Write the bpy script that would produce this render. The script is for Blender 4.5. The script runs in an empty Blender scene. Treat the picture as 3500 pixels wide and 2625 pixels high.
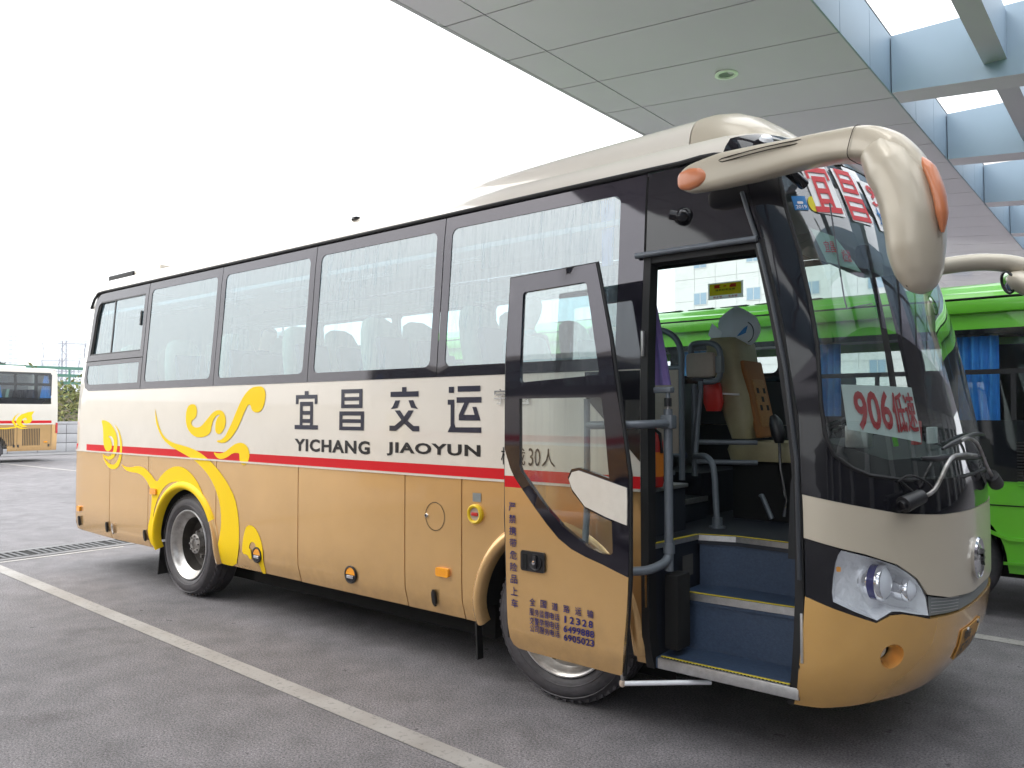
import bpy, bmesh, math, random
from mathutils import Vector, Matrix, geometry
random.seed(7)
scene=bpy.context.scene
COL=scene.collection
R=math.radians

# ------------------------------------------------------------------ camera, world, sun, exposure
CAM=Vector((2.9414,-4.0702,1.85))
FWD=Vector((-.634683,.771930,.036088)); RIGHT=Vector((.772433,.635097,0)); UP=RIGHT.cross(FWD)
cd=bpy.data.cameras.new('camera'); cam=bpy.data.objects.new('camera',cd); COL.objects.link(cam)
cam.matrix_world=Matrix(((RIGHT.x,UP.x,-FWD.x,CAM.x),(RIGHT.y,UP.y,-FWD.y,CAM.y),(RIGHT.z,UP.z,-FWD.z,CAM.z),(0,0,0,1)))
cd.sensor_width=36; cd.lens=27.7714; cd.clip_end=3000; cd.clip_start=.05
scene.camera=cam
SUN=Vector((-.55,-.50,.78)).normalized()  # veiled sun, high on the open (left) side
SUN_EL,SUN_AZ=math.asin(SUN.z),math.atan2(SUN.x,SUN.y)
w=bpy.data.worlds.new('World'); scene.world=w; w.use_nodes=True
nt=w.node_tree; nt.nodes.clear()
sky=nt.nodes.new('ShaderNodeTexSky'); sky.sky_type='NISHITA'; sky.sun_disc=False
sky.sun_elevation=SUN_EL; sky.sun_rotation=SUN_AZ; sky.air_density=1.5; sky.dust_density=4
b1=nt.nodes.new('ShaderNodeBackground'); b1.inputs['Strength'].default_value=.09
b2=nt.nodes.new('ShaderNodeBackground'); b2.inputs['Color'].default_value=(.965,.985,1,1)
wt=nt.nodes.new('ShaderNodeTexCoord'); ws_=nt.nodes.new('ShaderNodeSeparateXYZ'); wr=nt.nodes.new('ShaderNodeMapRange')   # overcast: brighter overhead than at the horizon
wr.inputs['To Min'].default_value=.66; wr.inputs['To Max'].default_value=1.55; nt.links.new(wt.outputs['Generated'],ws_.inputs[0]); nt.links.new(ws_.outputs['Z'],wr.inputs[0]); nt.links.new(wr.outputs[0],b2.inputs['Strength'])
mx=nt.nodes.new('ShaderNodeMixShader'); mx.inputs[0].default_value=.82   # cloud cover
ow=nt.nodes.new('ShaderNodeOutputWorld')
nt.links.new(sky.outputs[0],b1.inputs[0]); nt.links.new(b1.outputs[0],mx.inputs[1]); nt.links.new(b2.outputs[0],mx.inputs[2]); nt.links.new(mx.outputs[0],ow.inputs[0])
sl=bpy.data.lights.new('sun','SUN'); sl.energy=.6; sl.angle=R(35); sl.color=(1,.97,.92)
so=bpy.data.objects.new('sun',sl); COL.objects.link(so)
so.rotation_euler=SUN.to_track_quat('Z','Y').to_euler(); so.location=(-20,-18,30)
vs=scene.view_settings; scene.display_settings.display_device='sRGB'
vs.view_transform='Standard'; vs.look='None'; vs.gamma=1; vs.use_curve_mapping=False
vs.exposure=1.55
scene.cycles.max_bounces=10; scene.cycles.transparent_max_bounces=24; scene.cycles.glossy_bounces=5; scene.cycles.diffuse_bounces=3
scene.cycles.use_denoising=True; scene.cycles.volume_bounces=1; scene.cycles.volume_max_steps=64

# ------------------------------------------------------------------ materials
M={}
def srgb(r,g,b):
    f=lambda c:(c/255/12.92 if c/255<=.04045 else ((c/255+.055)/1.055)**2.4)
    return (f(r),f(g),f(b))
def mat(name,col,rough=.5,metal=0,coat=0,spec=.5,ior=None,var=0,vscale=6,bump=0,bscale=40,stretch=None,col2=None,rvar=0,emit=0):
    m=bpy.data.materials.new(name); m.use_nodes=True; n=m.node_tree.nodes; l=m.node_tree.links
    p=n['Principled BSDF']; c=(*col,1)
    p.inputs['Base Color'].default_value=c; p.inputs['Roughness'].default_value=rough; p.inputs['Metallic'].default_value=metal
    p.inputs['Coat Weight'].default_value=coat; p.inputs['Coat Roughness'].default_value=.04; p.inputs['Specular IOR Level'].default_value=spec
    if ior: p.inputs['IOR'].default_value=ior
    if var or bump or rvar:
        tc=n.new('ShaderNodeTexCoord'); mp=n.new('ShaderNodeMapping'); l.new(tc.outputs['Object'],mp.inputs[0])
        if stretch: mp.inputs['Scale'].default_value=stretch
        if var or rvar:
            no=n.new('ShaderNodeTexNoise'); no.inputs['Scale'].default_value=vscale; no.inputs['Detail'].default_value=8; no.inputs['Roughness'].default_value=.65
            l.new(mp.outputs[0],no.inputs[0])
        if var:
            cr=n.new('ShaderNodeValToRGB'); cr.color_ramp.elements[0].position=.3; cr.color_ramp.elements[1].position=.72
            d=col2 or tuple(max(0,x*(1-var)) for x in col)
            cr.color_ramp.elements[0].color=(*d,1); cr.color_ramp.elements[1].color=c
            l.new(no.outputs['Fac'],cr.inputs[0]); l.new(cr.outputs[0],p.inputs['Base Color'])
        if rvar:
            mr=n.new('ShaderNodeMapRange'); mr.inputs['To Min'].default_value=max(0,rough-rvar); mr.inputs['To Max'].default_value=rough+rvar
            l.new(no.outputs['Fac'],mr.inputs[0]); l.new(mr.outputs[0],p.inputs['Roughness'])
        if bump:
            nb=n.new('ShaderNodeTexNoise'); nb.inputs['Scale'].default_value=bscale; nb.inputs['Detail'].default_value=6
            l.new(mp.outputs[0],nb.inputs[0]); bn=n.new('ShaderNodeBump'); bn.inputs['Strength'].default_value=bump; bn.inputs['Distance'].default_value=.02
            l.new(nb.outputs['Fac'],bn.inputs['Height']); l.new(bn.outputs[0],p.inputs['Normal'])
    if emit: p.inputs['Emission Color'].default_value=c; p.inputs['Emission Strength'].default_value=emit
    M[name]=m; return m
def glass(name,tint,f0=.10,dust=0,streak=True,dcol=(.75,.82,.86),rough=.01,gcol=(.96,.97,1)):
    """thin sheet of glass: clear transmission, angle dependent reflection, a film of dust and dried run-off"""
    m=bpy.data.materials.new(name); m.use_nodes=True; n=m.node_tree.nodes; l=m.node_tree.links; n.clear()
    o=n.new('ShaderNodeOutputMaterial'); t=n.new('ShaderNodeBsdfTransparent'); t.inputs[0].default_value=(*tint,1)
    g=n.new('ShaderNodeBsdfGlossy'); g.inputs['Roughness'].default_value=rough; g.inputs[0].default_value=(*gcol,1)
    lw=n.new('ShaderNodeLayerWeight'); lw.inputs[0].default_value=.5
    pw=n.new('ShaderNodeMath'); pw.operation='POWER'; pw.inputs[1].default_value=4.2; l.new(lw.outputs['Facing'],pw.inputs[0])
    ma=n.new('ShaderNodeMath'); ma.operation='MULTIPLY_ADD'; ma.inputs[1].default_value=1-f0; ma.inputs[2].default_value=f0; l.new(pw.outputs[0],ma.inputs[0])
    x=n.new('ShaderNodeMixShader'); l.new(ma.outputs[0],x.inputs[0]); l.new(t.outputs[0],x.inputs[1]); l.new(g.outputs[0],x.inputs[2])
    last=x
    if dust:
        d=n.new('ShaderNodeBsdfDiffuse'); d.inputs[0].default_value=(*dcol,1)
        tr=n.new('ShaderNodeBsdfTranslucent'); tr.inputs[0].default_value=(*dcol,1)
        dm=n.new('ShaderNodeMixShader'); dm.inputs[0].default_value=.35; l.new(d.outputs[0],dm.inputs[1]); l.new(tr.outputs[0],dm.inputs[2])
        tc=n.new('ShaderNodeTexCoord'); mp=n.new('ShaderNodeMapping'); mp.inputs['Scale'].default_value=(30,30,.75) if streak else (5,5,5)
        l.new(tc.outputs['Object'],mp.inputs[0])
        no=n.new('ShaderNodeTexNoise'); no.inputs['Scale'].default_value=1.0; no.inputs['Detail'].default_value=7; no.inputs['Roughness'].default_value=.7; no.inputs['Distortion'].default_value=.15
        l.new(mp.outputs[0],no.inputs[0])
        n2=n.new('ShaderNodeTexNoise'); n2.inputs['Scale'].default_value=1.1; n2.inputs['Detail'].default_value=4; l.new(tc.outputs['Object'],n2.inputs[0])
        r1=n.new('ShaderNodeMapRange'); r1.inputs['From Min'].default_value=.46; r1.inputs['From Max'].default_value=.66; l.new(no.outputs['Fac'],r1.inputs[0])
        r2=n.new('ShaderNodeMapRange'); r2.inputs['From Min'].default_value=.36; r2.inputs['From Max'].default_value=.60; l.new(n2.outputs['Fac'],r2.inputs[0])
        mu=n.new('ShaderNodeMath'); mu.operation='MULTIPLY'; l.new(r1.outputs[0],mu.inputs[0]); l.new(r2.outputs[0],mu.inputs[1])
        mm=n.new('ShaderNodeMath'); mm.operation='MULTIPLY_ADD'; mm.inputs[1].default_value=dust*1.5; mm.inputs[2].default_value=dust*.3; l.new(mu.outputs[0],mm.inputs[0])
        y=n.new('ShaderNodeMixShader'); l.new(mm.outputs[0],y.inputs[0]); l.new(x.outputs[0],y.inputs[1]); l.new(dm.outputs[0],y.inputs[2]); last=y
    l.new(last.outputs[0],o.inputs[0]); M[name]=m; return m

mat('white_paint',(.74,.69,.61),.34,0,.7,var=.07,vscale=2.2)
mat('gold_paint',(.84,.53,.225),.26,.65,.7,var=.10,vscale=2.0)
mat('champagne_paint',(.55,.49,.385),.36,.15,.35,var=.05,vscale=3)
mat('gold_bumper',(.88,.52,.165),.24,.65,.9,var=.10,vscale=3)
mat('red_stripe',(.58,.004,.010),.5,0,0,.25)
mat('yellow_decal',(.88,.60,.0),.5,0,0,.25)
mat('navy_decal',(.006,.008,.03),.3,0,.3)
mat('black_decal',(.010,.009,.010),.35)
mat('blue_decal',(.006,.006,.11),.6)
mat('black_gloss',(.008,.008,.011),.06,0,0,ior=1.5,rvar=.04)
mat('frit',(.010,.009,.014),.05,0,0,.5,ior=1.82)
M['frit'].node_tree.nodes['Principled BSDF'].inputs['Specular Tint'].default_value=(.95,.92,1,1)
mat('rubber',(.008,.008,.009),.62,var=.3,vscale=12)
mat('dark_plastic',(.010,.010,.012),.42)
mat('wiper_black',(.012,.012,.014),.45)
mat('seam',(.03,.022,.014),.8)
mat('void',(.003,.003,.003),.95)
mat('alu',(.62,.62,.62),.38,.9,var=.25,vscale=30)
mat('chrome',(.80,.80,.82),.10,1)
mat('header_gloss',(.008,.008,.011),.05,0,0,.5,ior=1.62)
mat('rim_silver',(.66,.655,.64),.34,.75,var=.35,vscale=11,col2=(.33,.31,.29))
mat('rim_dark',(.055,.048,.042),.55,.4,var=.5,vscale=14)
mat('steel',(.56,.55,.54),.38,.8,var=.5,vscale=9,col2=(.10,.085,.07))
mat('tyre',(.085,.080,.088),.6,var=.4,vscale=7,col2=(.035,.033,.037),bump=.15,bscale=60)
mat('grey_rail',(.16,.18,.205),.42,.2,.2,var=.15,vscale=20)
mat('trim_grey',(.045,.05,.058),.3,.2)
mat('orange_lens',(.85,.33,.008),.25,0,.6)
mat('coral_lens',(.62,.21,.09),.3,0,.4)
mat('red_lens',(.5,.02,.02),.25,0,.6)
mat('yellow_ring',(.75,.52,.01),.4)
mat('clear_lens',(.82,.84,.87),.12,0,.5)
mat('vinyl_blue',(.045,.075,.135),.55,var=.35,vscale=55,bump=.1,bscale=90)
mat('vinyl_dark',(.012,.016,.026),.6,var=.3,vscale=40)
mat('nosing_yellow',(.62,.50,.03),.6)
mat('seat_fabric',(.40,.44,.31),.8,var=.12,vscale=20)
mat('seat_blue',(.018,.035,.075),.85,var=.3,vscale=30)
mat('olive_leather',(.36,.31,.175),.5,var=.2,vscale=9)
mat('brown_cushion',(.30,.115,.025),.8,var=.3,vscale=70)
mat('brown_pattern',(.42,.20,.06),.8,var=.55,vscale=90)
mat('taupe_panel',(.44,.35,.28),.6,var=.1,vscale=30)
mat('grey_box',(.085,.08,.075),.6)
mat('interior_white',(.42,.44,.43),.6)
mat('interior_grey',(.20,.22,.22),.6)
mat('strip_light',(.85,.88,.88),.4)
def translucent(name,col):
    m=mat(name,col,.7); n=m.node_tree.nodes; l=m.node_tree.links; t=n.new('ShaderNodeBsdfTranslucent'); t.inputs[0].default_value=(*col,1)
    x=n.new('ShaderNodeMixShader'); x.inputs[0].default_value=.5; o=n['Material Output']; l.new(n['Principled BSDF'].outputs[0],x.inputs[1]); l.new(t.outputs[0],x.inputs[2]); l.new(x.outputs[0],o.inputs[0])
mat('bag_print',(.03,.07,.30),.5)
translucent('plastic_bag',(.84,.88,.93)); translucent('film_white',(.85,.86,.86)); translucent('film_yellow',(.85,.72,.03)); translucent('film_red',(.75,.05,.03))
mat('purple_cloth',(.28,.20,.50),.85,var=.15,vscale=14)
mat('blue_curtain',(.07,.36,.85),.8,var=.2,vscale=9)
mat('paper',(.88,.89,.89),.7)
mat('paper_red',(.62,.05,.06),.6)
mat('paper_dim',(.35,.50,.44),.7)
mat('sticker_blue',(.03,.22,.55),.5)
mat('sticker_yellow',(.72,.62,.02),.6)
mat('dash_grey',(.018,.020,.023),.6)
mat('fire_red',(.45,.02,.015),.4)
mat('orange_label',(.70,.20,.01),.6)
mat('plate_yellow',(.52,.26,.045),.45,var=.2,vscale=30)
mat('red_plastic',(.60,.02,.012),.45)
mat('green_paint',(.135,.53,.03),.34,0,.6,var=.06,vscale=2)
mat('dark_glass_band',(.010,.012,.015),.05,0,0,ior=1.55)
mat('skin',(.50,.30,.20),.6)
mat('hair',(.008,.007,.006),.6)
mat('shirt_grey',(.025,.03,.04),.9)
mat('shirt_cyan',(.22,.46,.52),.9)
mat('shirt_white',(.6,.62,.64),.9)
mat('trousers',(.05,.07,.11),.9)
mat('shorts',(.20,.38,.48),.9)
glass('side_glass',(.48,.68,.75),.27,.19,dcol=(.60,.80,.92),gcol=(.90,.97,1))
glass('far_glass',(.80,.90,.89),.07,.05,False)
glass('door_glass',(.82,.90,.89),.12,.09)
glass('windscreen_glass',(.64,.73,.71),.13,.035,False)
glass('lamp_glass',(.93,.95,.97),.09,.03,False)
glass('green_bus_glass',(.90,.93,.94),.05,0)
glass('far_coach_glass',(.50,.66,.72),.08,.05,False)

def grime(name,col,z0,z1,amt):
    """road film thrown up on the lower panels, broken up by splashes"""
    n=M[name].node_tree.nodes; l=M[name].node_tree.links; p=n['Principled BSDF']; src=p.inputs['Base Color'].links[0].from_socket
    g=n.new('ShaderNodeNewGeometry'); s=n.new('ShaderNodeSeparateXYZ'); l.new(g.outputs['Position'],s.inputs[0])
    mr=n.new('ShaderNodeMapRange'); mr.inputs['From Min'].default_value=z1; mr.inputs['From Max'].default_value=z0; l.new(s.outputs['Z'],mr.inputs[0])
    no=n.new('ShaderNodeTexNoise'); no.inputs['Scale'].default_value=9; no.inputs['Detail'].default_value=9; no.inputs['Roughness'].default_value=.75; l.new(g.outputs['Position'],no.inputs[0])
    r=n.new('ShaderNodeMapRange'); r.inputs['From Min'].default_value=.38; r.inputs['From Max'].default_value=.68; l.new(no.outputs['Fac'],r.inputs[0])
    m1=n.new('ShaderNodeMath'); m1.operation='MULTIPLY'; l.new(mr.outputs[0],m1.inputs[0]); l.new(r.outputs[0],m1.inputs[1])
    m2=n.new('ShaderNodeMath'); m2.operation='MULTIPLY'; m2.inputs[1].default_value=amt; l.new(m1.outputs[0],m2.inputs[0])
    x=n.new('ShaderNodeMix'); x.data_type='RGBA'; l.new(m2.outputs[0],x.inputs[0]); l.new(src,x.inputs[6]); x.inputs[7].default_value=(*col,1); l.new(x.outputs[2],p.inputs['Base Color'])
grime('gold_paint',(.23,.17,.11),.40,.80,.26); grime('gold_bumper',(.34,.23,.12),.32,.55,.22); grime('white_paint',(.42,.36,.28),1.3,1.8,.25)
# ------------------------------------------------------------------ mesh helpers
ORIG={}
class MB:
    def __init__(s): s.v=[]; s.f=[]; s.mi=[]; s.mats=[]
    def midx(s,m):
        if m not in s.mats: s.mats.append(m)
        return s.mats.index(m)
    def add(s,v,f,m):
        o=len(s.v); s.v.extend([tuple(p) for p in v]); k=s.midx(m)
        for q in f: s.f.append(tuple(i+o for i in q)); s.mi.append(k)
    def box(s,x0,x1,y0,y1,z0,z1,m,bev=0,rot=None,piv=None):
        bm=bmesh.new(); bmesh.ops.create_cube(bm,size=1)
        for v in bm.verts: v.co=Vector(((x0+x1)/2+v.co.x*(x1-x0),(y0+y1)/2+v.co.y*(y1-y0),(z0+z1)/2+v.co.z*(z1-z0)))
        if bev: bmesh.ops.bevel(bm,geom=list(bm.edges),offset=bev,segments=2,affect='EDGES',profile=.6)
        if rot is not None:
            c=Vector(piv) if piv else Vector(((x0+x1)/2,(y0+y1)/2,(z0+z1)/2)); rm=rot
            for v in bm.verts: v.co=c+rm@(v.co-c)
        bm.verts.index_update()
        s.add([v.co[:] for v in bm.verts],[[v.index for v in f.verts] for f in bm.faces],m); bm.free()
    def tube(s,pts,r,m,seg=10,cap=True,sub=0):
        P=[Vector(p) for p in pts]; n=len(P); rr=r if isinstance(r,(list,tuple)) else [r]*n
        if sub: P,rr=resample(P,rr,sub); n=len(P)
        rings=[]; prev=None
        for i in range(n):
            t=(P[min(i+1,n-1)]-P[max(i-1,0)]).normalized()
            if prev is None:
                a=Vector((0,0,1)) if abs(t.z)<.9 else Vector((1,0,0)); e=t.cross(a).normalized()
            else: e=(prev-t*prev.dot(t)).normalized()
            prev=e; b=t.cross(e)
            rings.append([P[i]+e*(rr[i]*math.cos(2*math.pi*k/seg))+b*(rr[i]*math.sin(2*math.pi*k/seg)) for k in range(seg)])
        s.loft(rings,m,cap)
    def loft(s,rings,m,cap=True,closed=True):
        k=len(rings[0]); v=[p for r in rings for p in r]; f=[]
        for i in range(len(rings)-1):
            for j in range(k if closed else k-1):
                a=i*k+j; b=i*k+(j+1)%k; f.append((a,b,b+k,a+k))
        if cap and closed: f.append(tuple(range(k-1,-1,-1))); f.append(tuple(range((len(rings)-1)*k,len(rings)*k)))
        s.add(v,f,m)
    def lathe(s,prof,c,axis,m,seg=40,a0=0,a1=2*math.pi):
        """prof: (radius, distance along axis)"""
        ax=Vector(axis).normalized(); e=ax.cross(Vector((0,0,1)) if abs(ax.z)<.9 else Vector((1,0,0))).normalized(); b=ax.cross(e); c=Vector(c)
        full=abs(a1-a0)>6.28; ns=seg if full else seg+1; rings=[]
        for r,h in prof: rings.append([c+ax*h+e*(r*math.cos(a0+(a1-a0)*k/seg))+b*(r*math.sin(a0+(a1-a0)*k/seg)) for k in range(ns)])
        s.loft(rings,m,False,full)
    def prism(s,poly,fn,d0,d1,m):
        """2D polygon between two offsets of a mapping fn(a,b,d)"""
        n=len(poly); v=[fn(a,b,d0) for a,b in poly]+[fn(a,b,d1) for a,b in poly]
        f=[tuple(range(n)),tuple(range(2*n-1,n-1,-1))]+[(i,(i+1)%n,(i+1)%n+n,i+n) for i in range(n)]
        s.add(v,f,m)
    def build(s,name,parent=None,ang=40,flip=False,loc=None):
        me=bpy.data.meshes.new(name)
        o=Vector(loc) if loc is not None else (ORIG.get(parent.name,Vector((0,0,0))) if parent else Vector((0,0,0)))
        me.from_pydata([tuple(Vector(p)-o) for p in s.v],[],s.f)
        for m in s.mats: me.materials.append(M[m])
        me.polygons.foreach_set('material_index',s.mi)
        bm=bmesh.new(); bm.from_mesh(me); bmesh.ops.recalc_face_normals(bm,faces=bm.faces); bm.to_mesh(me); bm.free()
        me.polygons.foreach_set('use_smooth',[True]*len(me.polygons)); me.set_sharp_from_angle(angle=R(ang)); me.update()
        ob=bpy.data.objects.new(name,me); COL.objects.link(ob)
        if parent: ob.parent=parent; ORIG[ob.name]=o
        else: ob.location=o; ORIG[ob.name]=o
        return ob
def resample(P,rr,sub):
    n=len(P); Q=[]; q=[]
    for i in range(n-1):
        p0=P[max(i-1,0)];p1=P[i];p2=P[i+1];p3=P[min(i+2,n-1)]
        for k in range(sub):
            t=k/sub; Q.append(.5*((2*p1)+(p2-p0)*t+(2*p0-5*p1+4*p2-p3)*t*t+(3*p1-p0-3*p2+p3)*t**3)); q.append(rr[i]+(rr[i+1]-rr[i])*t)
    Q.append(P[-1]); q.append(rr[-1]); return Q,q
def empty(name,loc,label=None,cat=None,group=None,parent=None):
    o=bpy.data.objects.new(name,None); o.empty_display_size=.3; COL.objects.link(o); loc=Vector(loc)
    if parent: o.parent=parent; o.location=loc-ORIG[parent.name]
    else: o.location=loc
    ORIG[o.name]=loc
    tag(o,label,cat,group); return o
def tag(o,label=None,cat=None,group=None,kind=None):
    if label: o['label']=label
    if cat: o['category']=cat
    if group: o['group']=group
    if kind: o['kind']=kind
    return o
def inpoly(x,y,P):
    c=False; n=len(P); j=n-1
    for i in range(n):
        xi,yi=P[i]; xj,yj=P[j]
        if (yi>y)!=(yj>y) and x<(xj-xi)*(y-yi)/(yj-yi)+xi: c=not c
        j=i
    return c
def segdist(x,y,P):
    d=9e9; n=len(P)
    for i in range(n):
        ax,ay=P[i]; bx,by=P[(i+1)%n]; dx,dy=bx-ax,by-ay; L=dx*dx+dy*dy
        t=0 if L==0 else max(0,min(1,((x-ax)*dx+(y-ay)*dy)/L)); d=min(d,(x-ax-t*dx)**2+(y-ay-t*dy)**2)
    return math.sqrt(d)
def cdt(outline,holes=(),res=.15):
    loops=[]
    for L in [outline,*holes]:
        q=[]
        for i in range(len(L)):
            a,b=L[i],L[(i+1)%len(L)]; n=max(1,int(math.ceil(math.hypot(b[0]-a[0],b[1]-a[1])/res)))
            q+=[(a[0]+(b[0]-a[0])*k/n,a[1]+(b[1]-a[1])*k/n) for k in range(n)]
        loops.append(q)
    V=[];Ed=[]
    for q in loops:
        o=len(V); V+=q; Ed+=[(o+i,o+(i+1)%len(q)) for i in range(len(q))]
    xs=[p[0] for p in outline]; ys=[p[1] for p in outline]
    nx=int((max(xs)-min(xs))/res); ny=int((max(ys)-min(ys))/res)
    for i in range(1,nx+1):
        for j in range(1,ny+1):
            x=min(xs)+i*res-.3*res; y=min(ys)+j*res-.3*res
            if inpoly(x,y,outline) and not any(inpoly(x,y,h) for h in holes) and min(segdist(x,y,L) for L in [outline,*holes])>.4*res: V.append((x,y))
    r=geometry.delaunay_2d_cdt([Vector(p) for p in V],Ed,[],0,1e-6)
    pts=[tuple(p) for p in r[0]]; tris=[]
    for t in r[2]:
        cx=sum(pts[i][0] for i in t)/3; cy=sum(pts[i][1] for i in t)/3
        if inpoly(cx,cy,outline) and not any(inpoly(cx,cy,h) for h in holes): tris.append(tuple(t))
    return pts,tris
def patch(mb,outline,m,holes=(),fn=None,off=0,res=.15,th=0):
    fn=fn or S; pts,tris=cdt(outline,holes,res); n=len(pts)
    v=[fn(a,b,off) for a,b in pts]; f=list(tris)
    if th:
        v+=[fn(a,b,off-th) for a,b in pts]; f+=[(c+n,b+n,a+n) for a,b,c in tris]
        cnt={}
        for t in tris:
            for i in range(3):
                a,b=t[i],t[(i+1)%3]; cnt[(min(a,b),max(a,b))]=cnt.get((min(a,b),max(a,b)),[])+[(a,b)]
        for e in cnt.values():
            if len(e)==1: a,b=e[0]; f.append((a,b,b+n,a+n))
    mb.add(v,f,m)
def rrect(x0,x1,y0,y1,r,k=5,slant=0):
    P=[]
    for cx,cy,a in ((x1-r,y0+r,-90),(x1-r,y1-r,0),(x0+r,y1-r,90),(x0+r,y0+r,180)):
        for i in range(k+1):
            t=R(a+90*i/k); P.append((cx+r*math.cos(t),cy+r*math.sin(t)))
    if slant: P=[(x+slant*(y-y0)/(y1-y0),y) for x,y in P]
    return P
_TX={}
def glyphs(body,bold=0,sp=1.0):
    k=(body,bold,sp)
    if k not in _TX:
        c=bpy.data.curves.new('t','FONT'); c.body=body; c.offset=bold; c.space_character=sp; c.resolution_u=3; c.fill_mode='FRONT' if hasattr(c,'fill_mode') else 'FRONT'
        o=bpy.data.objects.new('t',c); COL.objects.link(o); bpy.context.view_layer.update()
        me=bpy.data.meshes.new_from_object(o.evaluated_get(bpy.context.evaluated_depsgraph_get()))
        bpy.data.objects.remove(o); bpy.data.curves.remove(c)
        bm=bmesh.new(); bm.from_mesh(me); bmesh.ops.triangulate(bm,faces=bm.faces)
        for _ in range(2):
            ee=[e for e in bm.edges if e.calc_length()>.3]
            if not ee: break
            bmesh.ops.subdivide_edges(bm,edges=ee,cuts=1); bmesh.ops.triangulate(bm,faces=bm.faces)
        bm.verts.index_update(); V=[v.co[:2] for v in bm.verts]; F=[tuple(v.index for v in f.verts) for f in bm.faces]; bm.free(); bpy.data.meshes.remove(me)
        x0=min(p[0] for p in V);x1=max(p[0] for p in V);y0=min(p[1] for p in V);y1=max(p[1] for p in V)
        _TX[k]=([((p[0]-x0)/(x1-x0),(p[1]-y0)/(y1-y0)) for p in V],F)
    return _TX[k]
def text(mb,body,rect,m,fn=None,off=.004,bold=0,mirror=False,sp=1.0):
    """writes body into rect = (a0,b0,a1,b1) on the mapping fn"""
    fn=fn or S; a0,b0,a1,b1=rect; cjk=any(ord(c)>255 for c in body); V,F=glyphs(body,0 if cjk else bold,sp)
    if mirror: a0,a1=a1,a0
    d=bold*.75*abs(b1-b0) if cjk else 0                      # dense characters are thickened by shifted strokes
    for k,(p,q) in enumerate(((0,0),(1,0),(-1,0),(0,1),(0,-1)) if d else ((0,0),)):
        mb.add([fn(a0+(a1-a0)*x+p*d,b0+(b1-b0)*y+q*d,off+.0004*k) for x,y in V],F,m)
def plane_fn(o,eu,ev,en):
    o,eu,ev,en=Vector(o),Vector(eu),Vector(ev),Vector(en)
    return lambda a,b,d=0: tuple(o+eu*a+ev*b+en*d)
def smooth(P,n=2):
    for _ in range(n):
        Q=[]
        for i in range(len(P)):
            a,b=P[i],P[(i+1)%len(P)]; Q+=[(a[0]*.75+b[0]*.25,a[1]*.75+b[1]*.25),(a[0]*.25+b[0]*.75,a[1]*.25+b[1]*.75)]
        P=Q
    return P
B=lambda x0,x1,y0,y1:[(x0,y0),(x1,y0),(x1,y1),(x0,y1)]
GLY={'yi':[B(.42,.58,.90,1),B(.04,.96,.80,.90),B(.04,.15,.66,.80),B(.85,.96,.66,.80),B(.22,.34,.11,.72),B(.66,.78,.11,.72),B(.34,.66,.61,.72),B(.34,.66,.38,.48),B(.34,.66,.17,.27),B(0,1,0,.11)],
'chang':[B(.07,.20,.54,1),B(.80,.93,.54,1),B(.20,.80,.90,1),B(.20,.80,.72,.81),B(.20,.80,.54,.63),B(0,.13,0,.46),B(.87,1,0,.46),B(.13,.87,.36,.46),B(.13,.87,.18,.27),B(.13,.87,0,.09)],
'jiao':[B(.42,.57,.90,1),B(.03,.97,.78,.90),[(.20,.70),(.36,.70),(.27,.53),(.04,.50),(.12,.57)],[(.64,.70),(.80,.70),(.88,.57),(.96,.50),(.73,.53)],[(.18,.47),(.36,.47),(.56,.27),(.82,.12),(1,.12),(1,0),(.78,0),(.46,.20)],[(.64,.47),(.82,.47),(.60,.22),(.22,0),(0,0),(0,.12),(.18,.12),(.44,.27)]],
'yun':[B(.03,.19,.86,.99),B(0,.20,.60,.71),[(.09,.60),(.20,.60),(.20,.20),(.09,.14)],[(0,.0),(.14,.0),(.24,.11),(.20,.20),(.09,.14)],[(.14,.0),(1,0),(1,.115),(.24,.11)],B(.30,.97,.88,1),B(.27,1,.64,.76),[(.50,.64),(.64,.64),(.48,.38),(.34,.38)],B(.34,.93,.26,.38),[(.74,.55),(.86,.55),(.98,.26),(.85,.26)]]}
def blockglyph(mb,g,rect,m,fn=None,off=.004,res=.2):
    a0,b0,a1,b1=rect
    for p in GLY[g]: patch(mb,[(a0+(a1-a0)*x,b0+(b1-b0)*y) for x,y in p],m,fn=fn,off=off,res=res)
import math
YC=1.22
def lerp_tab(t,x):
    if x<=t[0][0]: return t[0][1]
    for (a,b),(c,d) in zip(t,t[1:]):
        if x<=c: return b+(d-b)*(x-a)/(c-a)
    return t[-1][1]
def smooth_tab(t,x):                     # Catmull-Rom through a table
    if x<=t[0][0]: return t[0][1]
    if x>=t[-1][0]: return t[-1][1]
    for i in range(len(t)-1):
        if x<=t[i+1][0]:
            x0,y0=t[i]; x1,y1=t[i+1]
            m0=(y1-t[i-1][1])/(x1-t[i-1][0]) if i>0 else (y1-y0)/(x1-x0)
            m1=(t[i+2][1]-y0)/(t[i+2][0]-x0) if i+2<len(t) else (y1-y0)/(x1-x0)
            h=x1-x0; s=(x-x0)/h
            return (2*s**3-3*s*s+1)*y0+(s**3-2*s*s+s)*h*m0+(-2*s**3+3*s*s)*y1+(s**3-s*s)*h*m1
INSET=[(.20,.16),(.30,.085),(.40,.045),(.50,.012),(.60,0),(2.0,0),(2.2,.008),(2.7,.050),(3.30,.105),(3.42,.17),(3.48,.26),(3.52,.42)]
LEAN=[(.3,0),(1.35,0),(1.6,-.03),(1.83,-.06),(2.5,-.20),(3.0,-.36),(3.3,-.52),(3.5,-.80)]
CHIN=[(.15,-.45),(.30,-.28),(.40,-.15),(.50,-.08),(.60,-.035),(.75,-.01),(.9,0),(3,0)]
X0,NOSE,XR,RR=1.45,.655,-7.20,.21
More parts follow.
